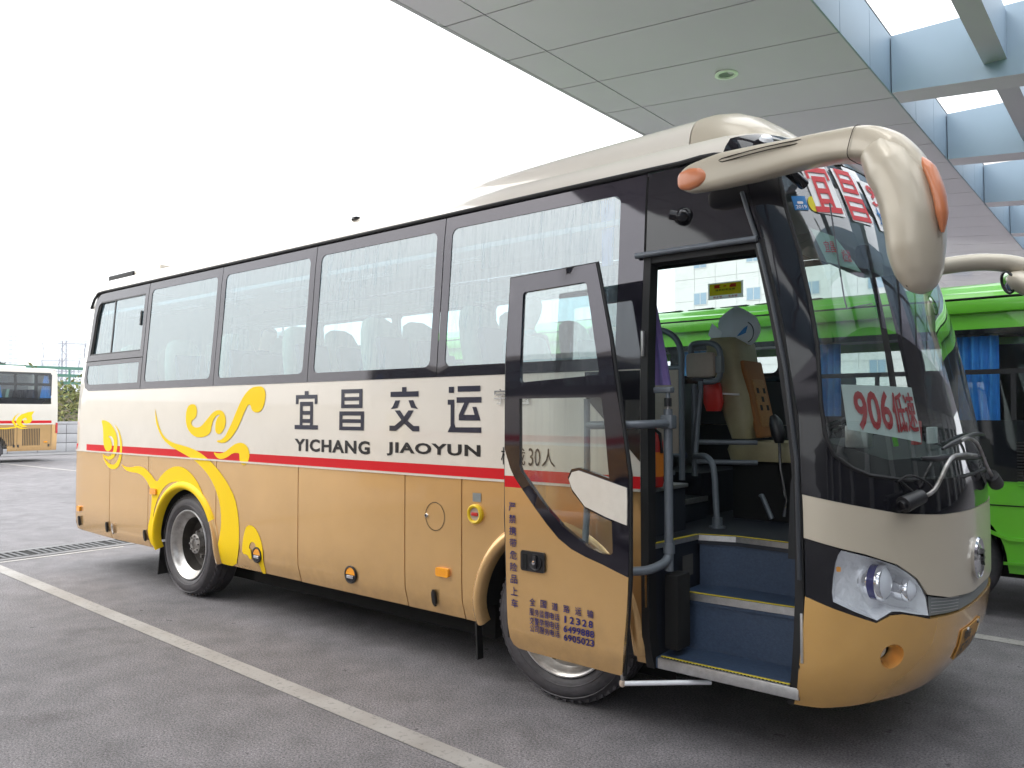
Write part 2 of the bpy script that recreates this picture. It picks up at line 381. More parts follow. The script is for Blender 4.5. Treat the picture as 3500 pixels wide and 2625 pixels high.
def _front(y):
    u=abs(1-y/YC)
    return X0+NOSE*math.sqrt(max(0.,1-u**2.8))
_T=[]                                    # arc table of the front curve
def _build():
    n=400; s=0; px=X0; py=0.
    for i in range(n+1):
        th=math.pi*i/n
        y=YC*(1-math.copysign(abs(math.cos(th))**.9,math.cos(th)))
        x=_front(y)
        if i: s+=math.hypot(x-px,y-py)
        _T.append((s,x,y)); px,py=x,y
_build()
FRONT_LEN=_T[-1][0]
def plan(u):
    if u<XR:                              # rear corner, then the rear face
        a=(XR-u)/RR
        if a<math.pi/2: return XR-RR*math.sin(a),RR*(1-math.cos(a))
        return XR-RR,RR+(a-math.pi/2)*RR
    if u<=X0: return u,0.
    s=u-X0
    if s>=FRONT_LEN: return X0-(s-FRONT_LEN),2*YC
    lo,hi=0,len(_T)-1
    while hi-lo>1:
        m=(lo+hi)//2
        if _T[m][0]<=s: lo=m
        else: hi=m
    f=(s-_T[lo][0])/(_T[hi][0]-_T[lo][0])
    return _T[lo][1]+f*(_T[hi][1]-_T[lo][1]),_T[lo][2]+f*(_T[hi][2]-_T[lo][2])
def S0(u,z):
    x,y=plan(u)
    w=min(1.,max(0.,(x-.6)/(X0+NOSE-.6)))
    k=1-smooth_tab(INSET,z)/YC
    xx=x+smooth_tab(LEAN,z)*w+smooth_tab(CHIN,z)*w**2.5
    if x<XR+.6: xx+=.125*max(0,z-1.8)*min(1,(XR+.6-x)/.6)   # rear face leans in
    return (xx,YC+(y-YC)*k,z)
def S(u,z,off=0.):
    p=S0(u,z)
    if not off: return p
    e=.004
    a=S0(u+e,z); b=S0(u-e,z); c=S0(u,z+e); d=S0(u,z-e)
    du=[a[i]-b[i] for i in range(3)]; dz=[c[i]-d[i] for i in range(3)]
    n=(du[1]*dz[2]-du[2]*dz[1],du[2]*dz[0]-du[0]*dz[2],du[0]*dz[1]-du[1]*dz[0])
    l=math.sqrt(sum(v*v for v in n)) or 1
    return tuple(p[i]+off*n[i]/l for i in range(3))
LEAF=[(-6.58,1.762),(-6.47,1.759),(-6.35,1.73),(-6.24,1.665),(-6.17,1.588),(-6.15,1.499),(-6.17,1.416),(-6.22,1.352),(-6.3,1.315),(-6.39,1.312),(-6.48,1.336),(-6.54,1.377),(-6.46,1.353),(-6.37,1.346),(-6.3,1.366),(-6.25,1.425),(-6.24,1.485),(-6.25,1.539),(-6.29,1.575),(-6.35,1.588),(-6.4,1.573),(-6.34,1.56),(-6.31,1.525),(-6.29,1.478),(-6.3,1.435),(-6.36,1.407),(-6.42,1.405),(-6.47,1.431),(-6.5,1.472),(-6.52,1.539),(-6.52,1.612),(-6.54,1.698)]
CRES=[(-6.25,1.725),(-6.14,1.666),(-6.08,1.596),(-6.04,1.514),(-6.04,1.432),(-6.05,1.348),(-6.09,1.276),(-6.15,1.226),(-6.24,1.207),(-6.34,1.215),(-6.42,1.25),(-6.49,1.308),(-6.53,1.368),(-6.45,1.304),(-6.35,1.265),(-6.26,1.255),(-6.18,1.278),(-6.12,1.334),(-6.09,1.406),(-6.09,1.501),(-6.11,1.583),(-6.16,1.654)]
STEM=[(-6.07,1.283),(-5.98,1.249),(-5.83,1.246),(-5.68,1.269),(-5.56,1.265),(-5.44,1.232),(-5.33,1.174),(-5.23,1.115),(-5.16,1.177),(-5.05,1.244),(-4.92,1.29),(-4.8,1.305),(-4.69,1.296),(-4.58,1.264),(-4.47,1.207),(-4.38,1.138),(-4.3,1.043),(-4.24,0.958),(-4.21,0.883),(-4.21,0.811),(-4.28,0.938),(-4.38,1.038),(-4.51,1.106),(-4.65,1.144),(-4.79,1.153),(-4.95,1.133),(-5.07,1.081),(-5.16,1.007),(-5.23,0.919),(-5.29,0.809),(-5.31,0.687),(-5.3,0.567),(-5.33,0.428),(-5.39,0.453),(-5.4,0.527),(-5.42,0.616),(-5.36,0.755),(-5.34,0.877),(-5.33,0.975),(-5.35,1.028),(-5.44,1.114),(-5.54,1.169),(-5.66,1.196),(-5.81,1.196),(-5.95,1.212)]
RIB=[(-5.3,1.905),(-5.28,1.751),(-5.21,1.655),(-5.11,1.567),(-4.96,1.505),(-4.82,1.468),(-4.64,1.422),(-4.48,1.382),(-4.3,1.299),(-4.17,1.217),(-4.07,1.113),(-3.99,0.976),(-3.97,0.838),(-3.98,0.729),(-4.02,0.606),(-4.06,0.535),(-4.07,0.444),(-4.04,0.41),(-3.77,0.409),(-3.67,0.557),(-3.66,0.738),(-3.68,0.915),(-3.74,1.059),(-3.87,1.19),(-4.03,1.301),(-4.18,1.382),(-4.33,1.444),(-4.5,1.489),(-4.71,1.518),(-4.89,1.536),(-5.04,1.574),(-5.15,1.638),(-5.22,1.727),(-5.27,1.823)]
FL1=[(-4.54,1.936),(-4.47,1.926),(-4.44,1.877),(-4.45,1.813),(-4.5,1.783),(-4.55,1.763),(-4.54,1.722),(-4.46,1.698),(-4.36,1.711),(-4.25,1.785),(-4.15,1.852),(-4.05,1.878),(-3.96,1.861),(-3.91,1.798),(-3.92,1.716),(-3.98,1.657),(-4.04,1.639),(-4.1,1.667),(-4.1,1.738),(-4.07,1.797),(-4.01,1.826),(-4.06,1.831),(-4.12,1.797),(-4.16,1.737),(-4.18,1.654),(-4.27,1.616),(-4.4,1.601),(-4.52,1.623),(-4.62,1.684),(-4.66,1.77),(-4.65,1.87),(-4.61,1.919)]
FL2=[(-3.39,2.089),(-3.31,2.083),(-3.26,2.033),(-3.27,1.945),(-3.32,1.867),(-3.4,1.845),(-3.48,1.868),(-3.5,1.92),(-3.54,1.925),(-3.6,1.856),(-3.66,1.765),(-3.74,1.672),(-3.85,1.589),(-3.95,1.557),(-4.07,1.568),(-4.06,1.585),(-4.0,1.586),(-3.92,1.623),(-3.87,1.682),(-3.81,1.752),(-3.73,1.868),(-3.65,1.971),(-3.57,2.038),(-3.49,2.078)]
FL3=[(-4.13,1.472),(-4.04,1.456),(-3.93,1.471),(-3.82,1.527),(-3.72,1.567),(-3.62,1.572),(-3.54,1.54),(-3.5,1.473),(-3.52,1.405),(-3.57,1.365),(-3.63,1.367),(-3.67,1.41),(-3.67,1.456),(-3.68,1.476),(-3.78,1.473),(-3.88,1.426),(-3.99,1.403),(-4.07,1.419)]
FL4=[(-3.52,0.824),(-3.44,0.826),(-3.37,0.786),(-3.31,0.71),(-3.28,0.631),(-3.28,0.54),(-3.28,0.407),(-3.35,0.403),(-3.35,0.478),(-3.38,0.512),(-3.39,0.63),(-3.4,0.67),(-3.45,0.684),(-3.49,0.655),(-3.5,0.613),(-3.47,0.612),(-3.46,0.518),(-3.5,0.519),(-3.53,0.557),(-3.61,0.554),(-3.61,0.628),(-3.59,0.713),(-3.56,0.789)]
# ------------------------------------------------------------------ setting
def asphalt():
    m=bpy.data.materials.new('asphalt'); m.use_nodes=True; n=m.node_tree.nodes; l=m.node_tree.links; p=n['Principled BSDF']
    tc=n.new('ShaderNodeTexCoord')
    def noise(sc,det,ro=.6):
        x=n.new('ShaderNodeTexNoise'); x.inputs['Scale'].default_value=sc; x.inputs['Detail'].default_value=det; x.inputs['Roughness'].default_value=ro; l.new(tc.outputs['Object'],x.inputs[0]); return x
    big=noise(.35,6); mid=noise(3.5,7); fine=noise(80,6,.8); 
    def ramp(a,b,c0,c1,src):
        r=n.new('ShaderNodeValToRGB'); r.color_ramp.elements[0].position=a; r.color_ramp.elements[1].position=b; r.color_ramp.elements[0].color=(*c0,1); r.color_ramp.elements[1].color=(*c1,1); l.new(src.outputs['Fac'],r.inputs[0]); return r
    r1=ramp(.33,.68,(.098,.095,.100),(.140,.136,.142),big); r2=ramp(.3,.7,(.72,.72,.72),(1.16,1.14,1.15),mid); r3=ramp(.36,.66,(.22,.22,.22),(2.4,2.38,2.38),fine)
    def mul(a,b):
        x=n.new('ShaderNodeMix'); x.data_type='RGBA'; x.blend_type='MULTIPLY'; x.inputs[0].default_value=1; l.new(a.outputs[0] if a.bl_idname!='ShaderNodeMix' else a.outputs[2],x.inputs[6]); l.new(b.outputs[0],x.inputs[7]); return x
    c=mul(mul(r1,r2),r3); l.new(c.outputs[2],p.inputs['Base Color'])
    st=noise(1.15,5,.5); rs=ramp(.60,.74,(1,1,1),(.66,.65,.65),st); sp=noise(7,3,.5); rp=ramp(.70,.74,(1,1,1),(.42,.41,.42),sp); c=mul(mul(c,rs),rp); l.new(c.outputs[2],p.inputs['Base Color'])
    p.inputs['Roughness'].default_value=.78
    bn=n.new('ShaderNodeBump'); bn.inputs['Strength'].default_value=.45; bn.inputs['Distance'].default_value=.006
    vo=n.new('ShaderNodeTexVoronoi'); vo.inputs['Scale'].default_value=150; l.new(tc.outputs['Object'],vo.inputs[0])
    l.new(vo.outputs['Distance'],bn.inputs['Height']); l.new(bn.outputs[0],p.inputs['Normal']); M['asphalt']=m
asphalt()
def worn(name,col,under):
    m=bpy.data.materials.new(name); m.use_nodes=True; n=m.node_tree.nodes; l=m.node_tree.links; p=n['Principled BSDF']; p.inputs['Roughness'].default_value=.75
    tc=n.new('ShaderNodeTexCoord'); no=n.new('ShaderNodeTexNoise'); no.inputs['Scale'].default_value=26; no.inputs['Detail'].default_value=9; no.inputs['Roughness'].default_value=.72; l.new(tc.outputs['Object'],no.inputs[0])
    r=n.new('ShaderNodeValToRGB'); r.color_ramp.elements[0].position=.30; r.color_ramp.elements[1].position=.46; r.color_ramp.elements[0].color=(*under,1); r.color_ramp.elements[1].color=(*col,1)
    l.new(no.outputs['Fac'],r.inputs[0])
    n2=n.new('ShaderNodeTexNoise'); n2.inputs['Scale'].default_value=2.2; n2.inputs['Detail'].default_value=6; l.new(tc.outputs['Object'],n2.inputs[0])
    r2=n.new('ShaderNodeValToRGB'); r2.color_ramp.elements[0].position=.3; r2.color_ramp.elements[1].position=.7; r2.color_ramp.elements[0].color=(.74,.72,.7,1); r2.color_ramp.elements[1].color=(1,1,1,1); l.new(n2.outputs['Fac'],r2.inputs[0])
    x=n.new('ShaderNodeMix'); x.data_type='RGBA'; x.blend_type='MULTIPLY'; x.inputs[0].default_value=1; l.new(r.outputs[0],x.inputs[6]); l.new(r2.outputs[0],x.inputs[7]); l.new(x.outputs[2],p.inputs['Base Color'])
    M[name]=m
worn('line_paint',(.34,.33,.315),(.14,.135,.135))
mat('concrete',(.18,.178,.182),.85,var=.25,vscale=1.5,bump=.1,bscale=30)
mat('concrete_wall',(.45,.45,.47),.85,var=.25,vscale=.9)
mat('grate',(.10,.10,.105),.6,.3,var=.3,vscale=12)
mat('canopy_panel',(.52,.485,.56),.33,.3,.3,var=.08,vscale=.7)
mat('canopy_sky_tint',(.23,.31,.39),.55,.0,var=.08,vscale=.8)  # cool sky light on the well faces, put into the colour
mat('canopy_fascia',(.26,.255,.28),.5,.3)
mat('canopy_seam',(.012,.013,.013),.9)
mat('roof_top',(.3,.3,.3),.8)
mat('tile_white',(.66,.655,.64),.5,var=.06,vscale=.5)
mat('window_blue',(.26,.36,.46),.2)
mat('tower_wall',(.60,.64,.68),.8)  # paled walls: much of the distance haze is in the colour
mat('tower_dark',(.36,.41,.46),.6)  # window tone paled with the walls, for haze
mat('steel_grey',(.26,.27,.31),.6)  # mast steel lightened for distance haze
mat('foliage',(.14,.20,.03),.7,var=.6,vscale=.8,col2=(.15,.115,.03))
mat('foliage_dark',(.03,.06,.03),.7,var=.4,vscale=2)
mat('soil',(.14,.115,.06),.9,var=.4,vscale=1)
mat('bark',(.07,.05,.035),.9)
mat('fence_green',(.08,.22,.17),.6)  # green lightened for distance haze
mat('station_wall',(.62,.62,.62),.5,var=.1,vscale=.6)
mat('station_glass',(.012,.014,.017),.12,0,.2)
def strip(name,p,q,wd,z,m,kind='structure'):
    a,b=Vector(p),Vector(q); d=(b-a).normalized(); nrm=Vector((-d.y,d.x))*wd/2
    mb=MB(); mb.add([(*(a+nrm),z),(*(a-nrm),z),(*(b-nrm),z),(*(b+nrm),z)],[(0,1,2,3)],m); o=mb.build(name); tag(o,kind=kind); return o
g=MB(); g.add([(-900,-900,0),(900,-900,0),(900,900,0),(-900,900,0)],[(0,1,2,3)],'asphalt'); tag(g.build('ground'),kind='structure')
strip('road_marking',(-8.24,-.62),(4.6,-1.10),.145,.004,'line_paint')
strip('road_marking',(-8.0,3.86),(7.5,3.25),.15,.004,'line_paint')
strip('road_marking',(-36,6.15),(-14,6.9),.15,.004,'line_paint')
strip('road_marking',(-8.16,-12),(-8.16,1.0),.08,.004,'line_paint')
strip('pavement',(-35.6,-60),(-35.6,70),2.4,.02,'concrete')
# drainage channel with its grating
mb=MB(); mb.box(-8.99,-8.85,-14,16,-.05,.006,'concrete'); mb.box(-8.40,-8.26,-14,16,-.05,.006,'concrete'); mb.box(-8.85,-8.40,-14,16,-.06,.002,'void')
dg=mb.build('drain_channel'); tag(dg,'long drainage channel with pale concrete edges crossing the asphalt behind the coach','drain')
for k in range(-14,16):
    mb=MB()
    for j in range(11): mb.box(-8.835,-8.415,k+.03+j*.085,k+.07+j*.085,.003,.010,'grate')
    mb.box(-8.845,-8.825,k+.01,k+.98,.003,.011,'grate'); mb.box(-8.425,-8.405,k+.01,k+.98,.003,.011,'grate')
    if -3<=k<4: mb.build('grating',dg)

# canopy --------------------------------------------------------------
CX0,CX1=-3.63,.24
cz=lambda x:6.5-.096*(x+3.63)
can=empty('canopy',(0,0,0),'grey panelled station canopy with open skylight wells sheltering the front of the gold coach','canopy')
seam=[5.03+1.19*k for k in range(-13,36)]
pm=MB(); 
for a,b in zip(seam,seam[1:]):
    for x0,x1 in ((CX0,-2.99),(-2.99,CX1)):
        x0+=.008; x1-=.008; y0,y1=a+.009,b-.009
        v=[(x0,y0,cz(x0)),(x1,y0,cz(x1)),(x1,y1,cz(x1)),(x0,y1,cz(x0))]; v+=[(x,y,z+.03) for x,y,z in v]
        pm.add(v,[(0,1,2,3),(7,6,5,4),(0,4,5,1),(1,5,6,2),(2,6,7,3),(3,7,4,0)],'canopy_panel')
pm.build('soffit_panels',can)
mb=MB()
ya,yb=seam[0],seam[-1]
mb.add([(CX0+.02,ya,cz(CX0)+.025),(CX1,ya,cz(CX1)+.025),(CX1,yb,cz(CX1)+.025),(CX0+.02,yb,cz(CX0)+.025)],[(0,1,2,3)],'canopy_seam')
mb.build('soffit_backing',can)
mb=MB(); mb.add([(CX0,ya,7.02),(CX1,ya,6.93),(CX1,yb,6.93),(CX0,yb,7.02)],[(0,1,2,3)],'roof_top'); mb.build('roof_sheet',can)
mb=MB()
for a,b in zip(seam,seam[1:]):
    v=[]
    for x,z in ((CX0,cz(CX0)),(CX0-.10,cz(CX0)+.03),(CX0-.13,cz(CX0)+.14),(CX0-.02,cz(CX0)+.60)): v+=[(x,a+.006,z),(x,b-.006,z)]
    mb.add(v,[(0,1,3,2),(2,3,5,4),(4,5,7,6)],'canopy_fascia')
mb.build('fascia',can)
mb=MB()
for a,b in zip(seam,seam[1:]): mb.box(CX1-.02,CX1,a+.007,b-.007,cz(CX1)+.001,6.90,'canopy_sky_tint')
mb.build('skylight_wall',can)
k0=-5
for k in range(k0,12):
    y=7.18+3.576*k; mb=MB()
    v=[]
    for yy in (y,y+.46):
        for x,z in ((CX1+.015,6.115),(9,5.25),(9,6.78),(CX1+.015,6.885)): v.append((x,yy,z))
    mb.add(v,[(0,1,2,3),(7,6,5,4),(1,5,6,2),(3,2,6,7),(4,0,3,7)],'canopy_sky_tint')
    mb.add([v[0],v[1],v[5],v[4]],[(0,1,2,3)],'canopy_panel')
    mb.box(CX1+.02,9,y+.22,y+.235,5.1,5.2,'canopy_seam') if 0 else None
    mb.build('cross_beam',can)
for x in (1.32,4.15,6.95):
    for k in range(k0,11):
        y=7.18+3.576*k; mb=MB(); zb=6.2-.09*(x-1.32); e=.003
        mb.box(x,x+.25,y+.46+e,y+3.576-e,zb,6.80-.02*(x-1.3),'canopy_sky_tint')
        mb.add([(x,y+.463,zb-.003),(x+.25,y+.463,zb-.003),(x+.25,y+3.573,zb-.003),(x,y+3.573,zb-.003)],[(0,1,2,3)],'canopy_panel')
        mb.build('long_beam',can)
mb=MB(); mb.box(9.003,16,-45,yb,5.22,6.78,'canopy_panel'); mb.build('inner_soffit',can)
mb=MB(); c=Vector((-1.36,5.58,cz(-1.36)))
mb.lathe([(.145,-.003),(.150,-.020),(.105,-.024),(.10,-.008)],c,(0,0,1),'paper',32); mb.lathe([(.10,-.008),(.05,-.003),(.0,-.002)],c,(0,0,1),'interior_grey',24)
dl=mb.build('downlight',can)
# station front, on the side the canopy leads to
st=empty('station_building',(15.9,10,0),'pale station front with dark glazed doors under the canopy','building')
mb=MB(); mb.box(16.02,16.4,-45,yb,0,5.2,'station_glass'); mb.build('glazing',st)
for k in range(13):
    mb=MB(); y=-29+6*k; mb.box(15.3,16,y,y+1.1,0,5.2,'station_wall',.04); mb.build('column',st)
mb=MB(); mb.box(15.6,16,-45,yb,4.0,5.15,'station_wall'); mb.build('lintel',st)
# far things on the open side ------------------------------------------
def boxwall(name,label,x0,x1,y0,y1,z1,n):
    t=empty(name,((x0+x1)/2,(y0+y1)/2,0),label,'wall'); mb=MB(); L=(y1-y0)/n
    for i in range(n):
        for j in range(3): mb.box(x0,x1,y0+i*L+.012,y0+(i+1)*L-.012,.02+j*.43,.42+j*.43,'concrete_wall',.008)
    mb.box(x0+.03,x1-.03,y0+.02,y1-.02,0,z1-.13,'concrete'); mb.build('wall_blocks',t)
    mb=MB(); mb.box(x0-.06,x1,y0,y1,z1-.118,z1,'concrete_wall',.02); mb.build('coping',t)
boxwall('concrete_wall','low grey blockwork wall holding back the overgrown bank behind the distant coach',-37.2,-36.8,-40,70,1.42,90)
mb=MB(); mb.add([(-37.2,-40,1.3),(-43,-40,3.0),(-60,-40,3.2),(-60,70,3.2),(-43,70,3.0),(-37.2,70,1.3)],[(0,1,4,5),(1,2,3,4)],'soil'); tag(mb.build('embankment'),kind='structure')
def leaves(mb,n,fn,size,m):
    for _ in range(n):
        c=Vector(fn()); a=Vector((random.gauss(0,1),random.gauss(0,1),random.gauss(0,1))).normalized(); b=a.orthogonal().normalized(); b.rotate(Matrix.Rotation(random.uniform(0,6.28),3,a)); s=size*random.uniform(.6,1.3)
        d=a.cross(b); mb.add([c-b*s,c-d*s*.45,c+b*s,c+d*s*.45],[(0,1,2,3)],m)
mb=MB()
def bank():
    y=random.uniform(2,26); x=random.uniform(-37.3,-43); f=(-37.2-x)/5.8
    return (x,y,1.35+1.7*f+random.random()**2*(.5+.9*abs(math.sin(y*1.7)+math.sin(y*.6+1))*.6))
leaves(mb,9000,bank,.13,'foliage'); leaves(mb,2500,bank,.11,'foliage_dark')
tag(mb.build('bank_shrubs'),'yellow green scrub covering the bank above the low wall','shrubs',kind='stuff')
fe=empty('lineside_fence',(-43.5,14,3),'green slatted railing along the top of the overgrown bank','fence')
for i in range(16): mb=MB(); mb.box(-43.6,-43.5,2+i*2,2.08+i*2,3.0,4.25,'fence_green'); mb.build('fence_post',fe)
mb=MB()
for z in (3.4,3.8,4.2): mb.box(-43.56,-43.48,2,34,z,z+.16,'fence_green')
mb.build('rails',fe)
def tower(label,px0,px1,zt,dist,fl=4.2,cap=None):
    fh=Vector((FWD.x,FWD.y,0)).normalized()
    pos=lambda px,d:CAM.xy.to_3d()+fh*d+RIGHT*((px-1750)/2700*d)
    a=pos(px0,dist); b=pos(px1,dist); u=(b-a); W=u.length; u.normalize(); nn=Vector((u.y,-u.x,0)); c=(a+b)/2
    t=empty('tower_block',c,label,'building','hazy tower blocks on the skyline'); fn=lambda x,y,z:tuple(c+u*x+nn*y+Vector((0,0,z)))
    mb=MB()
    def bx(x0,x1,y0,y1,z0,z1,m): mb.add([fn(x,y,z) for z in (z0,z1) for x,y in ((x0,y0),(x1,y0),(x1,y1),(x0,y1))],[(0,1,2,3),(7,6,5,4),(0,4,5,1),(1,5,6,2),(2,6,7,3),(3,7,4,0)],m)
    bx(-W/2,W/2,-12,0,0,zt,'tower_wall'); bx(-W/4,W/4,-9,-3,zt,zt+3.5,'tower_wall'); mb.build('shaft',t)
    mb=MB(); nb=max(3,int(W/5))
    x=-W/2+W*.5/nb; bx(x-W/nb*.3,x+W/nb*.3,.01,.08,1.4,3.6,'tower_dark'); w0=mb.build('window',t)
    for i in range(int(zt/fl)-1):
        for j in range(nb):
            if i or j:
                c_=w0.copy(); COL.objects.link(c_); c_.location=u*(W*j/nb)+Vector((0,0,i*fl))
    mb=MB(); bx(-W*.43,-W*.17,.09,1.3,3.9,4.15,'tower_wall'); w0=mb.build('balcony',t)
    for i in range(int(zt/fl)):
        for s in (0,.6):
            if i or s: c_=w0.copy(); COL.objects.link(c_); c_.location=u*(W*s)+Vector((0,0,i*fl))
tower('pale hazy tower block at the left edge with a flat top',-75,61,80.5,750)
tower('lower hazy block stepped beside the taller one behind the rail masts',133,193,57.5,770)
tower('tallest hazy tower block standing behind the rail masts',195,300,77,755)
tower('small hazy block low on the skyline between the towers',60,92,37,790)
def mast(px,dist,h,label):
    fh=Vector((FWD.x,FWD.y,0)).normalized(); c=CAM.xy.to_3d()+fh*dist+RIGHT*((px-1750)/2700*dist); u=RIGHT
    t=empty('rail_mast',c,label,'mast','overhead line masts by the railway'); mb=MB(); r=.075
    for s in (-.5,.5): mb.tube([c+u*s*.9+Vector((0,0,2)),c+u*s*.5+Vector((0,0,h))],r,'steel_grey',6)
    for k in range(9):
        z=2+k*(h-2)/9; z2=2+(k+1)*(h-2)/9; s=1 if k%2 else -1; mb.tube([c+u*.43*s+Vector((0,0,z)),c-u*.4*s+Vector((0,0,z2))],r*.6,'steel_grey',5)
    mb.build('lattice',t)
    for z,a,b in ((h-.3,-3.1,3.1),(h-4.2,-3.2,1.5)):
        mb=MB(); mb.tube([c+u*a+Vector((0,0,z)),c+u*b+Vector((0,0,z-.1))],r*.8,'steel_grey',6)
        for e in (a,b): mb.tube([c+u*e+Vector((0,0,z)),c+u*(e*.93)+Vector((0,0,z-1.0)),c+u*(e*.93)+Vector((0,0,z-2.1))],r*.9,'steel_grey',6)
        mb.build('cross_arm',t)
mast(216,112,12.0,'taller lattice rail mast with wide cross arms behind the coaches'); mast(205,128,10.6,'shorter rail mast just left of the taller one')
mast(246,150,10.0,'farthest rail mast close to the rear corner of the gold coach')
def tree(c,h,rad,label):
    c=Vector(c); t=empty('broadleaf_tree',c,label,'tree'); mb=MB(); mb.tube([c,c+Vector((.1,0,h*.4)),c+Vector((0,.2,h*.7))],[.28,.2,.1],'bark',8)
    for k in range(5):
        a=k*1.3; mb.tube([c+Vector((.05,.05,h*.45)),c+Vector((math.cos(a)*rad*.6,math.sin(a)*rad*.6,h*.8))],[.1,.04],'bark',6)
    mb.build('trunk',t); mb=MB(); cl=[(c+Vector((random.uniform(-1,1)*rad*.7,random.uniform(-1,1)*rad*.7,h*random.uniform(.5,.95))),rad*random.uniform(.3,.55)) for _ in range(16)]
    def f():
        q,r=random.choice(cl); d=Vector((random.gauss(0,1),random.gauss(0,1),random.gauss(0,.8))).normalized(); return q+d*r*random.uniform(.5,1)
    leaves(mb,2600,f,.22,'foliage_dark'); mb.build('crown',t)
tree((-89.2,24.2,0),7.2,1.7,'dark rounded tree beyond the distant coach at the left edge')
# white tiled building seen through the door
tb=empty('tiled_building',(-16,58.5,0),'white tiled building with blue windows seen through the coach door','building')
mb=MB()
for i in range(16):
    for j in range(11): mb.box(-29.7+i*1.9+.02,-29.7+(i+1)*1.9-.02,58,58.4,j*1.9+.02,(j+1)*1.9-.02,'tile_white')
mb.box(-29.68,.6,58.04,72,0,20.8,'tile_white'); mb.build('tiled_wall',tb)
for i in range(6):
    for j in range(6):
        x=-27.9+i*4.7; z=1.55+j*3.15; mb=MB(); mb.box(x,x+1.25,57.97,58.05,z,z+1.1,'alu'); f=mb.build('window',tb)
        mb=MB(); mb.box(x+.07,x+.59,57.955,57.965,z+.07,z+1.03,'window_blue'); mb.box(x+.66,x+1.18,57.955,57.965,z+.07,z+1.03,'window_blue'); mb.build('pane',f)

# air: fades the far towers in part, the rest is in their pale colours
hm=bpy.data.materials.new('haze'); hm.use_nodes=True; hn=hm.node_tree.nodes; hn.clear(); ho=hn.new('ShaderNodeOutputMaterial'); hv=hn.new('ShaderNodeVolumePrincipled')
hv.inputs['Color'].default_value=(.96,.98,1,1); hv.inputs['Density'].default_value=.0005; hv.inputs['Anisotropy'].default_value=.2; hm.node_tree.links.new(hv.outputs[0],ho.inputs['Volume']); M['haze']=hm
mb=MB(); mb.box(-905,905,-905,905,-1,92,'haze'); tag(mb.build('haze'),kind='stuff')
# ------------------------------------------------------------------ the gold coach
UC=X0+FRONT_LEN/2; RC=XR-RR*math.pi/2-(YC-RR)
SL=lambda u,z,off=0.:(lambda p:(p[0],2*YC-p[1],p[2]))(S(u,z,off))
mir=lambda P:P+[(2*UC-u,z) for u,z in reversed(P)]
coach=empty('coach',(-2.7,1.22,0),'gold and white coach with yellow flame decals, standing with its front door swung open','coach')
bd=MB()
WB=[(-7.155,2.40),(-7.145,2.24),(-7.09,2.145),(-6.98,2.108)]           # rounded rear foot of the window band
WT=[(-7.04,3.285),(-7.115,3.23),(-7.15,3.10)]
side=[(RC,1.398),(.575,1.398),(.575,2.108)]+WB[::-1]+WT[::-1]+[(-7.0,3.295),(RC,3.295)]
patch(bd,side,'white_paint',res=.16)
patch(bd,[(-7.0,3.295),(1.15,3.303),(1.30,3.312),(1.36,3.36),(1.45,3.41),(1.7,3.425),(UC,3.43),(UC,3.52),(RC,3.52),(RC,3.295)],'white_paint',res=.09)
farside=[(RC,.42),(-5.4,.42)]+[(-4.67-.6*math.cos(t),.5+.6*math.sin(t)) for t in [math.pi*k/16 for k in range(17)]]+[(-4.0,.42),(-.75,.42)]+[(-.05-.6*math.cos(t),.5+.6*math.sin(t)) for t in [math.pi*k/16 for k in range(17)]]+[(.62,.42),(1.5,.36),(1.53,1.4),(1.5,1.75),(.66,1.75),(.60,2.108)]+WB[::-1]+WT[::-1]+[(-7.0,3.295),(1.15,3.303),(1.3,3.36),(1.45,3.41),(UC,3.43),(UC,3.52),(RC,3.52)]
patch(bd,farside,'white_paint',fn=SL,res=.2)
us=[RC+(UC-RC)*k/120 for k in range(121)]; rows=[]
for u in us:
    p=S(u,3.52); q=SL(u,3.52); rows.append([(p[0],p[1]+(q[1]-p[1])*t,3.52+.05*(1-abs(2*t-1)**2.4)) for t in [j/12 for j in range(13)]])
bd.loft(rows,'white_paint',False,False)
# red stripe, flame decals and gold lettering backgrounds are painted on the shell
patch(bd,B(-7.275,.572,1.402,1.474),'red_stripe',off=.003,res=.4)
for P in (LEAF,CRES,STEM,RIB,FL1,FL2,FL3,FL4): patch(bd,smooth(P,1),'yellow_decal',off=.0036,res=.07)
patch(bd,[(.18,1.95),(.572,1.56),(.572,2.10),(.18,2.10)],'black_gloss',off=.004,res=.2)
patch(bd,B(RC,-7.285,.44,1.395),'gold_paint',off=.001,res=.1)
bd.build('body_shell',coach,ang=50)
# lower side panels with seams between them
arch=lambda c,r,a0,a1,n=26:[(c+r*math.cos(a0+(a1-a0)*k/n),.5+r*math.sin(a0+(a1-a0)*k/n)) for k in range(n+1)]
g=.005; zt,zb=1.384,.415; CF,CR=-.09,-4.67
pans=[[(-7.275,zb+.03),(-6.336-g,zb),(-6.336-g,zt),(-7.275,zt)],
 [(-6.336+g,zb),(-5.424-g,zb),(-5.424-g,zt),(-6.336+g,zt)],
 [(-5.424+g,zb),(-5.26,zb),(-5.255,.5)]+arch(CR,.585,math.pi,0)+[(-4.085,zb),(-4.073-g,zb),(-4.073-g,zt),(-5.424+g,zt)],
 B(-4.073+g,-2.765-g,zb-.005,zt),B(-2.765+g,-1.438-g,zb-.008,zt),B(-1.438+g,-.859-g,zb-.01,zt),
 [(-.859+g,zb-.012),(-.70,zb-.012),(-.69,.5)]+arch(CF,.60,math.pi,0)+[(.515,.38),(.572,.38),(.572,zt),(-.859+g,zt)]]
for P in pans:
    mb=MB(); patch(mb,P,'gold_paint',off=0,res=.14,th=.02); mb.build('side_panel',coach,ang=50)
